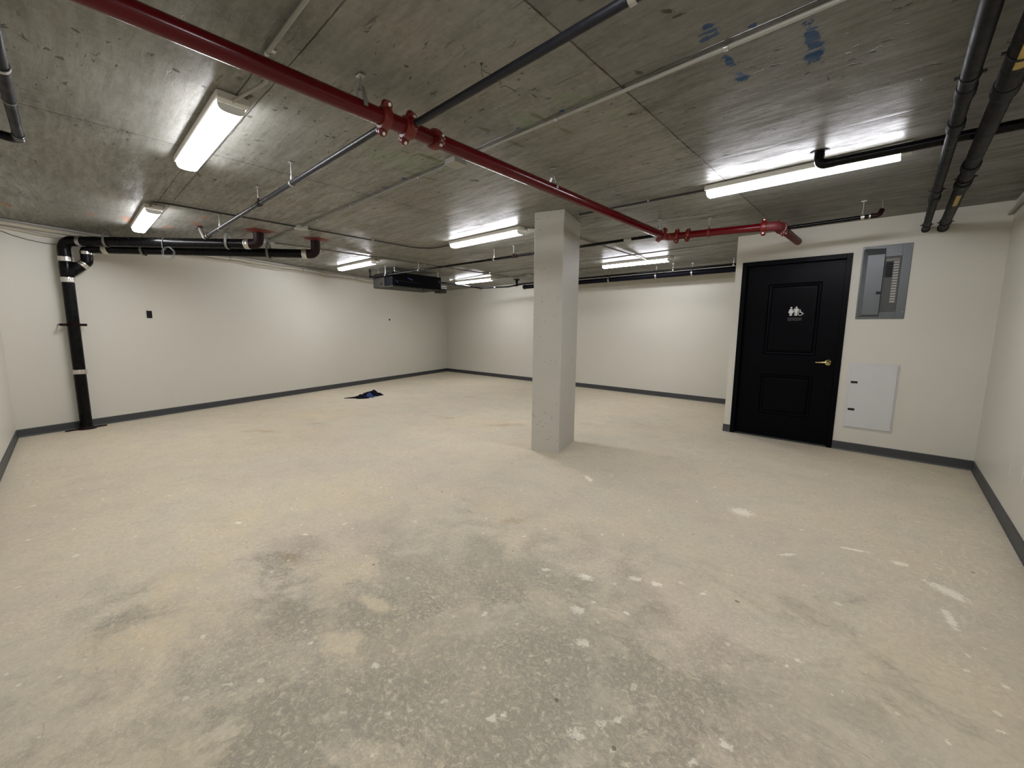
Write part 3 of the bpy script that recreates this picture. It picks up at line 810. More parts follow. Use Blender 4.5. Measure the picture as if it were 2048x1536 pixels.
for k, (A, dd, ll) in enumerate([(V((SX, SY, h1z)), d1, (0.50, 1.88)), (W2, d2, (0.62, 2.05))]):
    for l in ll:
        c = A + dd * l; c.z += (0.004 if k == 0 else 0.02) * (l > 1)
        loop_hanger(t, c, dd, SR)

# coil of cable hanging from the branch pipe
t = thing('cable_coil', (-6.62, 0.95, 2.20), 'small coil of grey cable looped over the black drain branch', 'cable')
bm = BM(); random.seed(3)
c0 = V((SX, SY, h1z)) + d1 * 1.16 + V((0, 0, 0)); c0.z = 2.262
pts = []
for k in range(15):
    th = PI * (k / 14); pts.append(c0 + d1.cross(Z3) * (SR + .006) * math.cos(th) + Z3 * (SR + .006) * math.sin(th) + d1 * 0.02 * (k / 14))
sweep(bm, [c0 + d1.cross(Z3) * (SR + .006) - Z3 * 0.07] + pts + [c0 - d1.cross(Z3) * (SR + .006) - Z3 * 0.06], 0.003, 8)
new('tie', bm, 'coilw', t, True)
bm = BM(); pts = []
f_ = (d1.cross(Z3)).normalized()
for k in range(90):
    th = 2 * PI * k / 22; rr = 0.066 + 0.010 * math.sin(k * 0.31) + 0.004 * math.sin(k * 1.7)
    pts.append(c0 + f_ * (SR + 0.012) + d1 * (rr * 0.95 * math.cos(th) + 0.06 + 0.01 * math.sin(k * .09)) + Z3 * (-0.130 + rr * math.sin(th)) + f_ * 0.006 * math.sin(k * 0.5))
sweep(bm, pts, 0.0020, 6); new('loops', bm, 'coilw', t, True)

# ------------------------------------------------------------------ dark drain pipes at right, into the door wall
def hub(parent, x, y, z, r, mat='greyp', big=1.0):
    bm = BM(); lathe(bm, V((x, y - 0.05 * big, z)), (0, 1, 0), [(0, r), (.002, r + .004), (.05 * big, r + .006), (.09 * big, r + .006), (.092 * big, r + 0.001), (.10 * big, r)], 28)
    return new('coupling', bm, mat, parent, True)
def ear_clamp(parent, x, y, z, r):
    bm = BM()
    lathe(bm, V((x, y - .01, z)), (0, 1, 0), [(0, r + .001), (0, r + .004), (.02, r + .004), (.02, r + .001)], 24)
    for sg in (-1, 1): box(bm, (min(x + sg * r, x + sg * (r + .016)), y - .008, z - 0.003), (max(x + sg * r, x + sg * (r + .016)), y + .008, z + 0.003))
    g = new('hanger', bm, 'blackp', parent, True)
    bm = BM(); cyl(bm, (x, y, z + r), (x, y, H - 0.001), 0.004, 8)
    new('rod', bm, 'blackp', g)
    return g
XA, ZA = 0.117, 2.262
t = thing('drain_pipe', (XA, 3, ZA), 'dark grey ceiling pipe at right entering the door wall, left of the pair', 'pipe')
bm = BM(); cyl(bm, (XA, Y0 - .01, ZA), (XA, 2.68, ZA), 0.0285, 30); new('pipe', bm, 'greyp', t, True)
bm = BM(); cyl(bm, (XA, 2.66, ZA), (XA, 3.02, ZA), 0.0265, 30); new('pipe', bm, 'greyp', t, True)
bm = BM(); cyl(bm, (XA, 3.0, ZA), (XA, YD + .01, ZA), 0.0255, 30); new('pipe', bm, 'greyp', t, True)
for y in (2.60, 2.98, 4.42): hub(t, XA, y, ZA, 0.027)
for y in (2.46, 4.20, 5.45): ear_clamp(t, XA, y, ZA, 0.0275)
bm = BM(); lathe(bm, V((XA, YD - 0.05, ZA)), (0, 1, 0), [(0, .027), (.01, .031), (.03, .031), (.05, .031)], 26); new('wall_sleeve', bm, 'greyp', t, True)
XB, ZB = 0.233, 2.258
t = thing('drain_pipe', (XB, 3, ZB), 'dusty dark pipe with yellow stickers entering the door wall, right of the pair', 'pipe')
bm = BM(); cyl(bm, (XB, Y0 - .01, ZB), (XB, 2.72, ZB), 0.038, 32); new('pipe', bm, 'greyp', t, True)
bm = BM(); cyl(bm, (XB, 2.70, ZB), (XB, YD + .01, ZB), 0.0345, 32); new('pipe', bm, 'greyp', t, True)
for y, b_ in ((2.66, 1.0), (3.72, 1.0), (4.12, 1.1)): hub(t, XB, y, ZB, 0.0365, 'greyp', b_)
for y in (2.35, 3.98, 5.40): ear_clamp(t, XB, y, ZB, 0.036)
bm = BM(); lathe(bm, V((XB, YD - 0.06, ZB)), (0, 1, 0), [(0, .036), (.01, .040), (.03, .040), (.06, .040)], 26); new('wall_sleeve', bm, 'greyp', t, True)
def sticker(parent, x, z, r, y0, y1, a0, a1):
    bm = BM(); g = []
    for y in (y0, y1):
        g.append([bm.verts.new((x + (r + .0009) * math.sin(a0 + (a1 - a0) * k / 8), y, z - (r + .0009) * math.cos(a0 + (a1 - a0) * k / 8))) for k in range(9)])
    for k in range(8): bm.faces.new((g[0][k], g[0][k + 1], g[1][k + 1], g[1][k]))
    return new('sticker', bm, 'yellow', parent, True)
sticker(t, XB, ZB, 0.038, 1.75, 2.42, -0.35, 0.35)
sticker(t, XB, ZB, 0.0345, 4.30, 4.62, -0.30, 0.38)

# black pipe above the light at right
t = thing('vent_pipe', (-0.1, 3.42, 2.335), 'black pipe tucked under the ceiling behind the right light, turning up into the slab', 'pipe')
bm = BM(); cyl(bm, (-0.40, 3.405, 2.345), (XR + .01, 3.42, 2.335), 0.027, 28); new('pipe', bm, 'black', t, True)
bm = BM(); sweep(bm, fillet([(-0.38, 3.405, 2.345), (-0.468, 3.405, 2.345), (-0.468, 3.405, H + .001)], 0.04, 10), 0.029, 26); new('elbow', bm, 'black', t, True)
bm = BM(); lathe(bm, V((-0.468, 3.405, H - .008)), Z3, [(0, .03), (.004, .055), (.0078, .058)], 20); new('collar', bm, 'black', t, True)

# pipe at upper left with an end elbow
t = thing('drain_pipe', (-3.0, -0.08, 2.29), 'dark grey pipe at the upper left edge ending in a black elbow', 'pipe')
bm = BM(); sweep(bm, fillet([(-3.58, -0.085, 2.29), (-2.45, -0.085, 2.29), (-2.45, -0.085, H + .001)], 0.05, 8), 0.0215, 28); new('pipe', bm, 'greyp', t, True)
bm = BM(); sweep(bm, fillet([(-3.55, -0.085, 2.29), (-3.66, -0.085, 2.29), (-3.66, -0.30, 2.31), (-3.66, Y0 - .01, 2.31)], 0.04, 8), 0.0235, 24); new('elbow', bm, 'black', t, True)
for x in (-3.59, -3.06):
    bm = BM(); lathe(bm, V((x - .004, -0.085, 2.29)), (1, 0, 0), [(0, .0215), (.001, .025), (.007, .025), (.008, .0215)], 24); new('ring', bm, 'emt', t, True)
hanger(t, -2.7, -0.085, 2.29, 0.0215, (1, 0, 0))

# pale pipe at the top of the right wall
t = thing('wall_pipe', (0.628, 5.0, 2.31), 'pale slim pipe along the top of the right wall, meeting the door wall', 'pipe')
bm = BM(); cyl(bm, (0.632, Y0 - .01, 2.315), (0.632, YD + .01, 2.315), 0.0135, 20); new('pipe', bm, 'emt_l', t, True)
for y in (4.4, 2.6, 0.6):
    bm = BM(); box(bm, (0.618, y - .01, 2.30), (XR + .001, y + .01, 2.332), .002, 1); new('strap', bm, 'emt_l', t)

# ------------------------------------------------------------------ far pipes along the back wall
t = thing('insulated_pipe', (-3.6, 7.4, 2.27), 'thick black insulated pipe along the far wall, passing behind the pillar', 'pipe')
bm = BM(); cyl(bm, (XD + .01, 7.30, 2.262), (-6.36, 7.30, 2.262), 0.045, 28); new('pipe', bm, 'insul', t, True)
bm = BM(); lathe(bm, V((-6.42, 7.30, 2.262)), (1, 0, 0), [(0, .03), (.005, .05), (.05, .052), (.07, .047)], 24); new('end_cap', bm, 'blackp', t, True)
for x, m_ in ((-1.78, 'clamp'), (-3.25, 'steel'), (-2.62, 'clamp'), (-4.2, 'steel')): hanger(t, x, 7.30, 2.262, 0.045, (1, 0, 0), m_)
bm = BM()
for x in (-1.62, -1.90):
    lathe(bm, V((x, 7.30, 2.262)), (1, 0, 0), [(0, .045), (.004, .056), (.04, .058), (.076, .056), (.08, .045)], 24)
new('coupling', bm, 'blackp', t, True)
t = thing('sprinkler_branch', (-4, 7.2, 2.30), 'thin black pipe above the thick far pipe, bending round to the fan coil unit', 'pipe')
bm = BM(); sweep(bm, fillet([(XD + .01, 7.175, 2.318), (-6.3, 7.175, 2.318), (-6.65, 7.02, 2.262), (-7.38, 6.83, 2.258), (-7.28, 5.52, 2.27)], 0.06, 6), 0.0185, 22); new('pipe', bm, 'black', t, True)
for p, a_ in (((-7.36, 6.82, 2.258), (0.95, 0.22, 0)), ((-6.98, 6.92, 2.259), (0.97, .22, 0))):
    bm = BM(); lathe(bm, V(p) - V(a_).normalized() * .022, a_, [(0, .019), (.002, .028), (.042, .028), (.044, .019)], 20); new('coupling', bm, 'black' if p[0] < -7.2 else 'clamp', t, True)
for x in (-1.95, -2.9): hanger(t, x, 7.175, 2.318, 0.0185, (1, 0, 0), 'clamp')
bm = BM(); sweep(bm, fillet([(-6.50, 7.14, 2.27), (-6.50, 7.14, 2.38), (-6.50, 7.16, H + .001)], 0.02), 0.03, 16); lathe(bm, V((-6.50, 7.14, 2.40)), Z3, [(0, .03), (.004, .07), (.0245, .075)], 16)
new('riser', bm, 'black', t, True)

# ------------------------------------------------------------------ conduits
def conduit(name, path, r, label, straps=(), mat='emt', rad=0.1, strapmat='steel'):
    p0 = V(path[0])
    t = thing(name, p0, label, 'conduit')
    bm = BM(); sweep(bm, fillet(path, rad, 8), r, 12); new('tube', bm, mat, t, True)
    for c, a in straps:
        c = V(c); a, u, v = frame(a)
        bm = BM(); lathe(bm, c - a * 0.008, a, [(0, r + .0005), (0, r + .003), (.016, r + .003), (.016, r + .0005)], 14)
        s = a.cross(Z3).normalized()
        q = c - s * (r + .012); box(bm, (q.x - .012, q.y - .012, H - .004), (q.x + .012, q.y + .012, H - .0005))
        new('strap', bm, strapmat, t, True)
    return t
zc = 2.408
conduit('conduit', [(0.10, 1.915, zc), (-2.22, 1.91, zc)], 0.0085, 'long pale conduit from the top right edge to the square box at the red main', [((-0.61, 1.913, zc), (1, 0, 0)), ((-1.46, 1.912, zc), (1, 0, 0))], 'emt_l')
conduit('conduit', [(-2.42, 1.91, zc), (-6.15, 1.92, zc)], 0.008, 'thin grey conduit running left from the square box to the drain elbows', [((-3.85, 1.914, zc), (1, 0, 0)), ((-2.75, 1.911, zc), (1, 0, 0)), ((-4.6, 1.916, zc), (1, 0, 0))], 'emt')
conduit('conduit', [(-6.28, 1.93, zc), (-6.22, 2.48, zc), (-6.22, 6.55, zc)], 0.010, 'long thin conduit running away along the ceiling behind the drain elbows', [((-6.22, 4.4, zc), (0, 1, 0)), ((-6.22, 5.9, zc), (0, 1, 0))], 'emt')
conduit('conduit', [(-0.95, 0.672, zc), (-2.08, 0.672, zc), (-2.22, 0.735, 2.395), (-2.38, 0.690, 2.385), (-2.54, 0.668, 2.392)], 0.0085, 'pale conduit beside the red main with a curved end feeding the upper left light', [((-2.03, 0.672, zc), (1, 0, 0))], 'emt_l', 0.16)
conduit('conduit', [(-5.27, 0.64, 2.402), (-5.10, 0.64, zc), (-5.08, 0.80, zc), (-5.08, 1.86, zc)], 0.0085, 'short bent conduit leaving the light above the drain pipes towards the ceiling box', [((-5.08, 1.3, zc), (0, 1, 0))], 'wire', 0.08)
conduit('conduit', [(-5.08, 1.96, zc), (-5.08, 3.45, zc), (-4.90, 3.64, zc), (-4.42, 3.64, 2.402)], 0.0085, 'thin dark conduit from the ceiling box curving to the light left of the pillar', [((-5.08, 2.8, zc), (0, 1, 0))], 'wire', 0.25)
conduit('conduit', [(-3.22, 3.62, 2.402), (-3.12, 3.62, zc), (-2.98, 3.88, zc), (-3.0, 4.9, zc), (-3.02, 6.38, zc)], 0.009, 'thin conduit passing behind the pillar from one light to the next', [], 'emt', 0.1)
conduit('conduit', [(-1.215, 3.60, 2.402), (-2.40, 3.55, zc)], 0.009, 'thin dark conduit from the left end of the right light to behind the red main', [((-1.7, 3.58, zc), (1, 0, 0))], 'wire')
conduit('conduit', [(XD, 5.74, 2.386), (-6.10, 5.86, 2.386), (-7.6, 6.12, 2.386)], 0.009, 'thin conduit crossing the ceiling in front of the far lights', [((-4.9, 5.83, zc), (1, 0, 0))], 'emt')
conduit('conduit', [(-3.82, 6.63, 2.402), (-4.3, 6.66, zc), (-5.60, 6.66, zc)], 0.009, 'thin conduit joining the far light right of the pillar to a small steel box', [], 'emt')
conduit('conduit', [(-5.75, 6.66, zc), (-6.50, 6.62, zc), (-6.62, 6.55, 2.402)], 0.009, 'short conduit between the small steel box and the far corner light', [], 'emt')
conduit('conduit', [(-6.50, 3.60, 2.402), (-6.24, 3.60, zc)], 0.009, 'short stub of conduit feeding the light in front of the fan coil unit', [], 'emt')

def jbox(x, y, sx, sy, label, mat='boxm', rot=0.0, d=0.035):
    t = thing('junction_box', (x, y, H), label, 'junction box')
    bm = BM(); box(bm, (x - sx / 2, y - sy / 2, H - d), (x + sx / 2, y + sy / 2, H - .0005), .004, 2); new('body', bm, mat, t)
    bm = BM(); box(bm, (x - sx / 2 - .004, y - sy / 2 - .004, H - d - .004), (x + sx / 2 + .004, y + sy / 2 + .004, H - d + .0005), .0015, 1)
    cv = new('cover', bm, mat, t)
    bm = BM()
    for sg in (-1, 1): cyl(bm, (x + sg * sx * .35, y + sg * sy * .35, H - d - .006), (x + sg * sx * .35, y + sg * sy * .35, H - d - .002), .004, 8)
    new('screws', bm, 'steel', cv)
    return t
jbox(-2.32, 1.915, .105, .105, 'square steel junction box on the ceiling just under the red main', 'emt_l')
jbox(-5.08, 1.92, .11, .11, 'grey ceiling junction box where thin conduits cross, near the drain elbows')
jbox(-6.22, 1.93, .11, .11, 'small dark junction box right behind the drain elbows at the ceiling')
jbox(-5.68, 6.66, .13, .12, 'small steel box on the ceiling left of the pillar near the far wall')
jbox(-7.68, 6.14, .10, .10, 'little box at the ceiling beside the fan coil unit')
jbox(-6.22, 5.90, .09, .09, 'tiny bright box where conduits cross above the far corner light')

# stray wires hanging from the ceiling
t = thing('loose_wire', (-1.44, 1.34, H), 'short black wire ends sticking out of the ceiling beside the black branch', 'wire')
bm = BM(); sweep(bm, [(-1.437, 1.335, H), (-1.441, 1.338, H - .008), (-1.450, 1.352, H - .014), (-1.452, 1.372, H - .016), (-1.440, 1.395, H - .018), (-1.425, 1.425, H - .022)], 0.0014, 6)
sweep(bm, [(-1.445, 1.345, H - .010), (-1.468, 1.365, H - .016), (-1.480, 1.385, H - .022)], 0.0014, 6)
bmesh.ops.create_icosphere(bm, subdivisions=2, radius=0.006, matrix=Matrix.Translation((-1.437, 1.335, H - .004)))
new('wire', bm, 'wire', t, True)
t2 = thing('loose_wire', (-1.43, 1.46, H), 'thin crooked wire dangling just below the black branch, right of the red main', 'wire')
bm = BM(); sweep(bm, [(-1.44, 1.43, H), (-1.435, 1.435, H - .02), (-1.43, 1.45, H - .035), (-1.445, 1.462, H - .045), (-1.425, 1.475, H - .04), (-1.415, 1.50, H - .045), (-1.405, 1.525, H - .05)], 0.0014, 6)
new('wire', bm, 'wire', t2, True)

# cream lines hugging the top of the left wall, with ties
def wl(s, z, off): p = L0 + dL * s + nL * off; return V((p.x, p.y, z))
LW = (C0 - L0).length
random.seed(8)
for k, (zb, off, r, mat, lb) in enumerate([(2.372, 0.034, 0.027, 'pvc', 'cream plastic pipe sagging along the top of the left wall, upper of two'),
                                           (2.322, 0.020, 0.015, 'pvc', 'slimmer pale pipe under the cream one along the left wall')]):
    t = thing('wall_pipe', wl(0.1, zb, off), lb, 'pipe')
    pts = [wl(0.02 + (LW - 2.6) * i / 60, zb + 0.006 * math.sin(i * 0.55 + k) + 0.004 * math.sin(i * 1.3) - k * 0.012 * math.sin(i * 0.25) ** 2, off) for i in range(61)]
    bm = BM(); sweep(bm, pts, r, 14); new('tube', bm, mat, t, True)
    if k == 0:
        for i in (11, 24, 37, 50):
            p = pts[i]; bm = BM(); lathe(bm, p - V((dL.x, dL.y, 0)) * .01, V((dL.x, dL.y, 0)), [(0, r), (.001, r + .003), (.019, r + .003), (.02, r)], 14); new('tie', bm, 'emt_l', t, True)
t = thing('hanging_cable', wl(0.1, 2.30, .01), 'thin dark cable drooping along the left wall to the drain stack', 'cable')
bm = BM(); sweep(bm, [wl(s, z, .008) for s, z in ((0.0, 2.335), (.08, 2.30), (.18, 2.262), (.30, 2.235), (.42, 2.222), (.52, 2.222), (.60, 2.225))], 0.003, 8); new('cable', bm, 'wire', t, True)

# ------------------------------------------------------------------ fan coil unit
fx0, fx1, fy0, fy1, fz0, fz1 = -7.66, -6.98, 4.235, 5.36, 2.085, 2.335
t = thing('fan_coil_unit', (fx1, (fy0 + fy1) / 2, fz0), 'black and grey fan coil unit hung under the ceiling near the far left wall', 'air conditioner')
bm = BM(); box(bm, (fx0, fy0, fz0), (fx1 - .01, fy1, fz1), .004, 1); new('body', bm, 'fcu_black', t)
bm = BM(); box(bm, (fx0 - .03, fy0 - .012, fz0 - .012), (-7.28, fy0 - .0005, fz1 - .02), .003, 1); pl = new('side_panel', bm, 'fcu_grey', t)
bm = BM(); box(bm, (-7.42, fy0 - .016, fz0 + .03), (-7.35, fy0 - .0125, fz0 + .075)); new('vent_slot', bm, 'blackp', pl)
bm = BM(); box(bm, (-7.28, fy0 - .006, fz0 + .0), (fx1 - .01, fy0 - .0005, fz1 - .005)); new('insulation', bm, 'fcu_black', t)
bm = BM(); box(bm, (fx0, fy0 - .01, fz0 - .022), (fx1 + .012, fy1 + .01, fz0 - .0005), .004, 1)
for y in (4.95, 5.2): cyl(bm, (fx1 - .05, y, fz0 - .04), (fx1 - .05, y, fz0 - .02), .02, 10)
new('drain_pan', bm, 'fcu_grey', t)
bm = BM(); box(bm, (fx1 - .0095, fy0 + .02, fz0 + .01), (fx1 + .004, fy1 - .02, fz1 - .01), .003, 1); fc = new('front_panel', bm, 'fcu_black', t)
bm = BM(); box(bm, (fx1 + .0045, fy0 + .03, fz0 + .085), (fx1 + .008, fy0 + .62, fz0 + .092)); new('trim_strip', bm, 'fcu_grey', fc)
for y, z, hh, ln in ((4.55, 2.215, .02, .12), (4.29, 2.15, .02, .05), (5.27, 2.22, .02, .05)):
    bm = BM(); prism(bm, [(fx1 + .0048, y, z + hh), (fx1 + .0048, y, z + hh * 2), (fx1 + .0048, y + ln, z + hh * .4), (fx1 + .0048, y + ln, z - hh * .6)], (.0012, 0, 0)); new('sticker', bm, 'blue_lbl', fc)
bm = BM(); box(bm, (fx1 - .25, fy1 + .001, fz0 - .055), (fx1 - .05, fy1 + .17, fz0 + .04), .004, 1); new('valve_box', bm, 'fcu_grey', t)
for z in (2.165, 2.125):
    bm = BM(); sweep(bm, fillet([(fx1 - .06, fy1 - .01, z), (fx1 - .06, fy1 + .17, z), (fx1 - .13, fy1 + .19, z)], .02), 0.013, 14); new('pipe_stub', bm, 'white_vinyl', t, True)
for x, y in ((fx0 + .05, fy0 + .06), (fx1 - .04, fy0 + .06), (fx1 - .04, fy1 - .06), (fx0 + .05, fy1 - .06)):
    bm = BM(); box(bm, (x - .03, y - .02, fz1 - .004), (x + .03, y + .02, fz1 + .004)); cyl(bm, (x, y, fz1 - .002), (x, y, H), .005, 8); new('hanger', bm, 'clamp', t)

# ------------------------------------------------------------------ door
t = bpy.data.objects.new('door_1', None); COL.objects.link(t); t.location = ((DX0 + DX1) / 2, YD, 0); _PW[t.name] = Matrix.Translation(t.location)
t['kind'] = 'structure'
fw = 0.05
bm = BM()
yf = YD - 0.012
box(bm, (DX0, yf, 0.0), (DX0 + fw, YD + 0.12, DZ), .003, 1)
box(bm, (DX1 - fw, yf, 0.0), (DX1, YD + 0.12, DZ), .003, 1)
box(bm, (DX0 + fw - .002, yf, DZ - fw), (DX1 - fw + .002, YD + 0.12, DZ), .003, 1)
# stops
box(bm, (DX0 + fw, YD + .095, 0.0), (DX0 + fw + .014, YD + 0.12, DZ - fw))
box(bm, (DX1 - fw - .014, YD + .095, 0.0), (DX1 - fw, YD + 0.12, DZ - fw))
new('door_frame', bm, 'black_paint', t)
# leaf with two moulded panels, closing face set back in the frame
lx0, lx1, lz0, lz1 = DX0 + fw + .003, DX1 - fw - .003, 0.012, DZ - fw - .003
yl = YD + 0.050
panels = [(-1.155, -0.640, 1.010, 1.835), (-1.155, -0.640, 0.290, 0.775)]
bm = BM()
xs = [lx0, panels[0][0], panels[0][1], lx1]; zs_ = [lz0, panels[1][2], panels[1][3], panels[0][2], panels[0][3], lz1]
for i in range(3):
    for j in range(5):
        if i == 1 and j in (1, 3): continue
        bm.faces.new([bm.verts.new(p) for p in ((xs[i], yl, zs_[j]), (xs[i + 1], yl, zs_[j]), (xs[i + 1], yl, zs_[j + 1]), (xs[i], yl, zs_[j + 1]))])
for (a, b, c, d) in panels:
    rp = [(0, 0), (.010, .012), (.030, .014), (.042, .004), (.060, .002)]
    loops = [[bm.verts.new(p) for p in ((a + s, yl + dp, c + s), (b - s, yl + dp, c + s), (b - s, yl + dp, d - s), (a + s, yl + dp, d - s))] for s, dp in rp]
    for A, B in zip(loops, loops[1:]):
        for k in range(4): bm.faces.new((A[k], A[(k + 1) % 4], B[(k + 1) % 4], B[k]))
    bm.faces.new(loops[-1])
for q in (((lx0, lz0), (lx1, lz0)), ((lx1, lz0), (lx1, lz1)), ((lx1, lz1), (lx0, lz1)), ((lx0, lz1), (lx0, lz0))):
    (a, b), (c, d) = q; bm.faces.new([bm.verts.new(p) for p in ((a, yl, b), (c, yl, d), (c, yl + .04, d), (a, yl + .04, b))])
bm.faces.new([bm.verts.new(p) for p in ((lx0, yl + .04, lz0), (lx1, yl + .04, lz0), (lx1, yl + .04, lz1), (lx0, yl + .04, lz1))])
bmesh.ops.remove_doubles(bm, verts=bm.verts, dist=0.0002)
leaf = new('door_leaf', bm, 'black_paint', t)
bm = BM(); box(bm, (lx0, YD - .01, 0.0), (lx1, YD + .10, 0.010), .002, 1); new('threshold', bm, 'dead', t)
# lever handle
hx, hz = -0.515, 0.945
bm = BM(); lathe(bm, V((hx, yl - .0005, hz)), (0, -1, 0), [(0, .034), (.003, .0345), (.007, .031), (.010, .022), (.014, .015), (.034, .012), (.050, .013)], 32)
hd = new('door_handle', bm, 'brass', leaf, True)
bm = BM(); pts = [(hx + .012, yl - .045, hz), (hx, yl - .050, hz), (hx - .03, yl - .052, hz + .002), (hx - .07, yl - .051, hz - .001), (hx - .105, yl - .047, hz - .003), (hx - .112, yl - .044, hz - .003)]
sweep(bm, pts, .01, 14, radii=[.008, .013, .011, .0095, .0085, .005])
for v in bm.verts: pass
lv = new('door_lever', bm, 'brass', leaf, True)
# pictograms and lettering on the leaf (woman, divider, man, wheelchair, line, word)
ys = yl - .0012
def disc(bm, x, z, r, n=20):
    bm.faces.new([bm.verts.new((x + r * math.cos(2 * PI * k / n), ys + .001, z + r * math.sin(2 * PI * k / n))) for k in range(n)])
def poly(bm, pts): bm.faces.new([bm.verts.new((x, ys + .001, z)) for x, z in pts])
SG = []
sx, sz = -0.938, 1.464
bm = BM()
cx_ = sx + .028
disc(bm, cx_, sz + .092, .0095)
poly(bm, [(cx_ - .012, sz + .078), (cx_ + .012, sz + .078), (cx_ + .026, sz + .040), (cx_ + .020, sz + .036), (cx_ + .013, sz + .055), (cx_ + .022, sz + .030), (cx_ + .012, sz + .028),
          (cx_ + .012, sz), (cx_ + .002, sz), (cx_ + .001, sz + .028), (cx_ - .001, sz + .028), (cx_ - .002, sz), (cx_ - .012, sz), (cx_ - .012, sz + .028), (cx_ - .022, sz + .030), (cx_ - .013, sz + .055), (cx_ - .020, sz + .036), (cx_ - .026, sz + .040)])
cx_ = sx + .078
disc(bm, cx_, sz + .094, .0095)
poly(bm, [(cx_ - .018, sz + .081), (cx_ + .018, sz + .081), (cx_ + .024, sz + .076), (cx_ + .024, sz + .040), (cx_ + .017, sz + .040), (cx_ + .016, sz + .066), (cx_ + .013, sz + .066), (cx_ + .013, sz), (cx_ + .002, sz),
          (cx_ + .0015, sz + .038), (cx_ - .0015, sz + .038), (cx_ - .002, sz), (cx_ - .013, sz), (cx_ - .013, sz + .066), (cx_ - .016, sz + .066), (cx_ - .017, sz + .040), (cx_ - .024, sz + .040), (cx_ - .024, sz + .076)])
# wheelchair
wx, wz = sx + .118, sz + .022
n = 24; r1, r2 = .0225, .0165
a0, a1 = math.radians(125), math.radians(350)
R_ = [[(wx + r * math.cos(a0 + (a1 - a0) * k / n), wz + r * math.sin(a0 + (a1 - a0) * k / n)) for r in (r1, r2)] for k in range(n + 1)]
for k in range(n): poly(bm, [R_[k][0], R_[k + 1][0], R_[k + 1][1], R_[k][1]])
disc(bm, wx - .004, wz + .042, .0065)
poly(bm, [(wx - .008, wz + .034), (wx + .001, wz + .034), (wx + .003, wz + .022), (wx + .015, wz + .022), (wx + .015, wz + .017), (wx + .004, wz + .016), (wx + .005, wz + .009), (wx + .018, wz + .009), (wx + .028, wz - .008),
          (wx + .036, wz - .004), (wx + .034, wz), (wx + .029, wz - .002), (wx + .020, wz + .015), (wx - .006, wz + .014)])
pic = new('pictograms', bm, 'white_vinyl', leaf)
bm = BM(); poly(bm, [(sx + .0525, sz - .002), (sx + .0545, sz - .002), (sx + .0545, sz + .103), (sx + .0525, sz + .103)])
poly(bm, [(sx, sz - .030), (sx + .138, sz - .030), (sx + .138, sz - .0255), (sx, sz - .0255)])
new('sign_lines', bm, 'grey_vinyl', leaf)
cu = bpy.data.curves.new('restroom', 'FONT'); cu.body = 'RESTROOM'; cu.size = 0.0235; cu.align_x = 'CENTER'; cu.extrude = 0.0003; cu.space_character = 1.12
tmp = bpy.data.objects.new('tmp', cu); COL.objects.link(tmp)
bpy.context.view_layer.update()
me = bpy.data.meshes.new_from_object(tmp.evaluated_get(bpy.context.evaluated_depsgraph_get()))
bpy.data.objects.remove(tmp)
me.transform(Matrix.Translation((sx + .068, ys + .001, sz - .056)) @ Matrix.Rotation(PI / 2, 4, 'X'))
me.materials.clear(); me.materials.append(M['grey_vinyl'])
wd_ = bpy.data.objects.new('lettering', me); COL.objects.link(wd_); wd_.parent = leaf
wd_.matrix_parent_inverse = Matrix.Identity(4)

# ------------------------------------------------------------------ breaker panel
px0, px1, pz0, pz1 = -0.326, 0.048, 1.417, 2.150
t = thing('breaker_panel', ((px0 + px1) / 2, YD, pz0), 'grey steel breaker panel right of the black door, high on the wall', 'electrical panel')
yw = YD - .0005
bm = BM()
# trim plate with window opening; slightly raised dished left part
ox0, ox1, oz0, oz1 = -0.145, -0.022, 1.490, 2.035
yt = YD - .008
box(bm, (px0, yt, pz0), (ox0, yw, pz1), .002, 1); box(bm, (ox1, yt, pz0), (px1, yw, pz1), .002, 1)
box(bm, (ox0 - .002, yt, pz0), (ox1 + .002, yw, oz0), .002, 1); box(bm, (ox0 - .002, yt, oz1), (ox1 + .002, yw, pz1), .002, 1)
trim = new('trim_plate', bm, 'panel', t)
bm = BM(); b0 = (px0 + .004, -0.128); 
prism(bm, [(px0 + .006, yt, 2.125), (px0 + .050, yt - .030, 2.065), (px0 + .050, yt - .030, 1.46), (px0 + .035, yt, 1.445)], (0, .0001, 0))
bmesh.ops.delete(bm, geom=list(bm.verts), context='VERTS')
# raised hinged door on the left with chamfered border
A = [(px0 + .010, 1.440), (-0.147, 1.440), (-0.147, 2.120), (px0 + .010, 2.130)]
B = [(px0 + .048, 1.462), (-0.149, 1.462), (-0.149, 2.060), (px0 + .048, 2.060)]
va = [bm.verts.new((x, yt, z)) for x, z in A]; vb = [bm.verts.new((x, yt - .022, z)) for x, z in B]
for k in range(4): bm.faces.new((va[k], va[(k + 1) % 4], vb[(k + 1) % 4], vb[k]))
bm.faces.new(vb); bm.faces.new(va[::-1])
fd = new('panel_door', bm, 'panel', t)
bm = BM(); box(bm, (-0.184, yt - .027, 1.665), (-0.150, yt - .0215, 1.692), .001, 1); new('latch', bm, 'blackp', fd)
bm = BM(); box(bm, (ox0, YD - .003, oz0), (ox1, yw, oz1)); df = new('dead_front', bm, 'dead', t)
bm = BM(); box(bm, (ox0 + .006, YD - .006, oz1 - .045), (ox1 - .012, YD - .0032, oz1 - .018), .001, 1); new('rating_plate', bm, 'emt', t)
for k in range(6):
    z1 = 1.982 - k * .0250
    bm = BM(); box(bm, (ox0 + .010, YD - .016, z1 - .0235), (ox0 + .062, YD - .0032, z1), .0015, 1)
    bk = new('breaker', bm, 'blackp', t)
    bm = BM(); box(bm, (ox0 + .030, YD - .023, z1 - .016), (ox0 + .052, YD - .0162, z1 - .008), .001, 1); new('toggle', bm, 'blackp', bk)
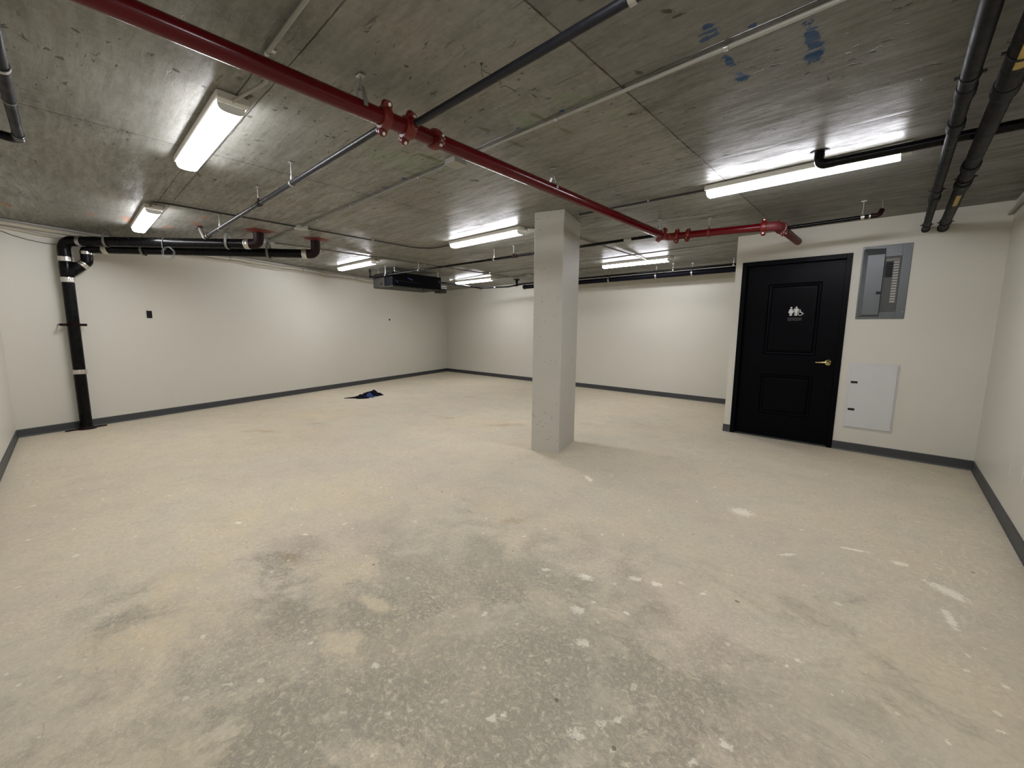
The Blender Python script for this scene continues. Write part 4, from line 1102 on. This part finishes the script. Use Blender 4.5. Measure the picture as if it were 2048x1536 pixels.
for k in range(16):
    z1 = 1.985 - k * .0258
    bm = BM(); box(bm, (ox1 - .054, YD - .0046, z1 - .0165), (ox1 - .014, YD - .0032, z1)); new('number_label', bm, 'labelw', t)
for x, z in ((px0 + .016, pz0 + .07), (px1 - .016, pz0 + .07), (px1 - .016, pz1 - .07), (px0 + .016, pz1 - .02)):
    bm = BM(); lathe(bm, V((x, yt, z)), (0, -1, 0), [(0, .005), (.002, .0045), (.003, .002)], 10); new('screw', bm, 'steel', t)

# ------------------------------------------------------------------ white access panel
wx0, wx1, wz0, wz1 = -0.334, 0.068, 0.250, 0.955
t = thing('access_panel', ((wx0 + wx1) / 2, YD, wz0), 'white wall panel with two black latches, low on the wall right of the door', 'access panel')
bm = BM(); box(bm, (wx0, YD - .007, wz0), (wx1, yw, wz1), .003, 2); new('frame', bm, 'whitep', t)
bm = BM(); box(bm, (wx0 + .020, YD - .018, wz0 + .018), (wx1 - .012, YD - .0072, wz1 - .014), .004, 2); ld = new('lid', bm, 'whitep', t)
for z in (0.753, 0.461):
    bm = BM(); box(bm, (-0.300, YD - .023, z - .011), (-0.244, YD - .0183, z + .011), .0015, 1); new('latch', bm, 'blackp', t)
for z in (0.862, 0.694, 0.523, 0.350):
    bm = BM(); box(bm, (wx1 - .038, YD - .0215, z - .009), (wx1 - .026, YD - .0183, z + .009), .001, 1); new('hinge', bm, 'housing', t)

# ------------------------------------------------------------------ small things on the left wall
def on_left(s, z): p = L0 + dL * s; return p, z
s0 = ((V((-7.650, 0.80)) - L0)).dot(dL)
t = thing('wall_box', wl(s0, 1.44, 0), 'open black electrical box set in the left wall, right of the drain stack', 'outlet box')
DL3, NL3 = V((dL.x, dL.y, 0)), V((nL.x, nL.y, 0))
def wbox(bm, s0, s1, z0, z1, o0, o1):
    pts = [wl(s0, z0, o0), wl(s1, z0, o0), wl(s1, z0, o1), wl(s0, z0, o1)]; prism(bm, pts, Z3 * (z1 - z0))
bm = BM()
a, b, c, d = s0 - .030, s0 + .030, 1.390, 1.490
wbox(bm, a, b, c, c + .006, .0005, .007); wbox(bm, a, b, d - .006, d, .0005, .007); wbox(bm, a, a + .006, c + .006, d - .006, .0005, .007); wbox(bm, b - .006, b, c + .006, d - .006, .0005, .007)
new('rim', bm, 'blackp', t)
bm = BM(); wbox(bm, a + .006, b - .006, c + .006, d - .006, .0005, .002); new('back', bm, 'blackp', t)
bm = BM(); sweep(bm, [wl(s0 - .008, 1.425, .004), wl(s0, 1.44, .009), wl(s0 + .010, 1.432, .010), wl(s0 + .006, 1.45, .008)], .002, 6); new('wire', bm, 'rusty', t)
s1 = ((V((-9.202, 5.452)) - L0)).dot(dL)
bm = BM(); lathe(bm, wl(s1, 1.496, .0005), NL3, [(0, .024), (.004, .023), (.005, .016), (.002, .014)], 20)
o = new('wall_grommet', bm, 'blackp', None, True); tag(o, 'tiny round black fitting on the left wall, under the fan coil unit', 'wall fitting')

# ------------------------------------------------------------------ crumpled cloth on the floor
def lump(cx, cy, ang, ax_, ay_, hgt, seed, n=30):
    bm = BM(); R = Matrix.Rotation(ang, 3, 'Z'); g = []
    nr, na = 12, 44
    top = []
    for i in range(nr + 1):
        rr = i / nr; row = []
        for j in range(na):
            th = 2 * PI * j / na
            edge = 1 + 0.28 * mnoise.noise(V((math.cos(th) * 1.5, math.sin(th) * 1.5, seed)))
            x, y = ax_ * rr * edge * math.cos(th), ay_ * rr * edge * math.sin(th)
            q = V((x * 11, y * 11, seed * 3.7))
            h = hgt * (1 - rr ** 2.4) * (0.55 + 0.55 * abs(mnoise.noise(q)) * 2 + 0.25 * mnoise.noise(q * 2.3)) + 0.003
            if i == nr: h = 0.0
            p = R @ V((x, y, max(h, 0.0) if i < nr else 0.0)); row.append(bm.verts.new((cx + p.x, cy + p.y, p.z + 0.0005)))
            if i == 0: break
        top.append(row)
    for j in range(na): bm.faces.new((top[0][0], top[1][j], top[1][(j + 1) % na]))
    for i in range(1, nr):
        for j in range(na): bm.faces.new((top[i][j], top[i + 1][j], top[i + 1][(j + 1) % na], top[i][(j + 1) % na]))
    bm.faces.new(top[-1][::-1])
    return bm
t = thing('crumpled_cloth', (-7.10, 3.62, 0), 'crumpled dark navy cloth lying on the floor near the left wall', 'cloth')
bm = lump(-7.26, 3.87, 0.75, 0.20, 0.15, 0.095, 2.0); new('folds', bm, 'cloth', t, True)
bm = lump(-7.13, 3.60, 0.6, 0.15, 0.12, 0.060, 5.0); new('folds', bm, 'cloth', t, True)
bm = lump(-7.08, 3.73, 0.9, 0.075, 0.055, 0.082, 9.0); new('lining', bm, 'cloth_b', t, True)
bm = BM(); pts = [(-7.14, 3.56, .02), (-7.16, 3.49, .016), (-7.20, 3.44, .012), (-7.24, 3.38, .009), (-7.275, 3.335, .006)]
sweep(bm, pts, .02, 10, radii=[.026, .018, .012, .008, .004]); new('strap', bm, 'cloth', t, True)
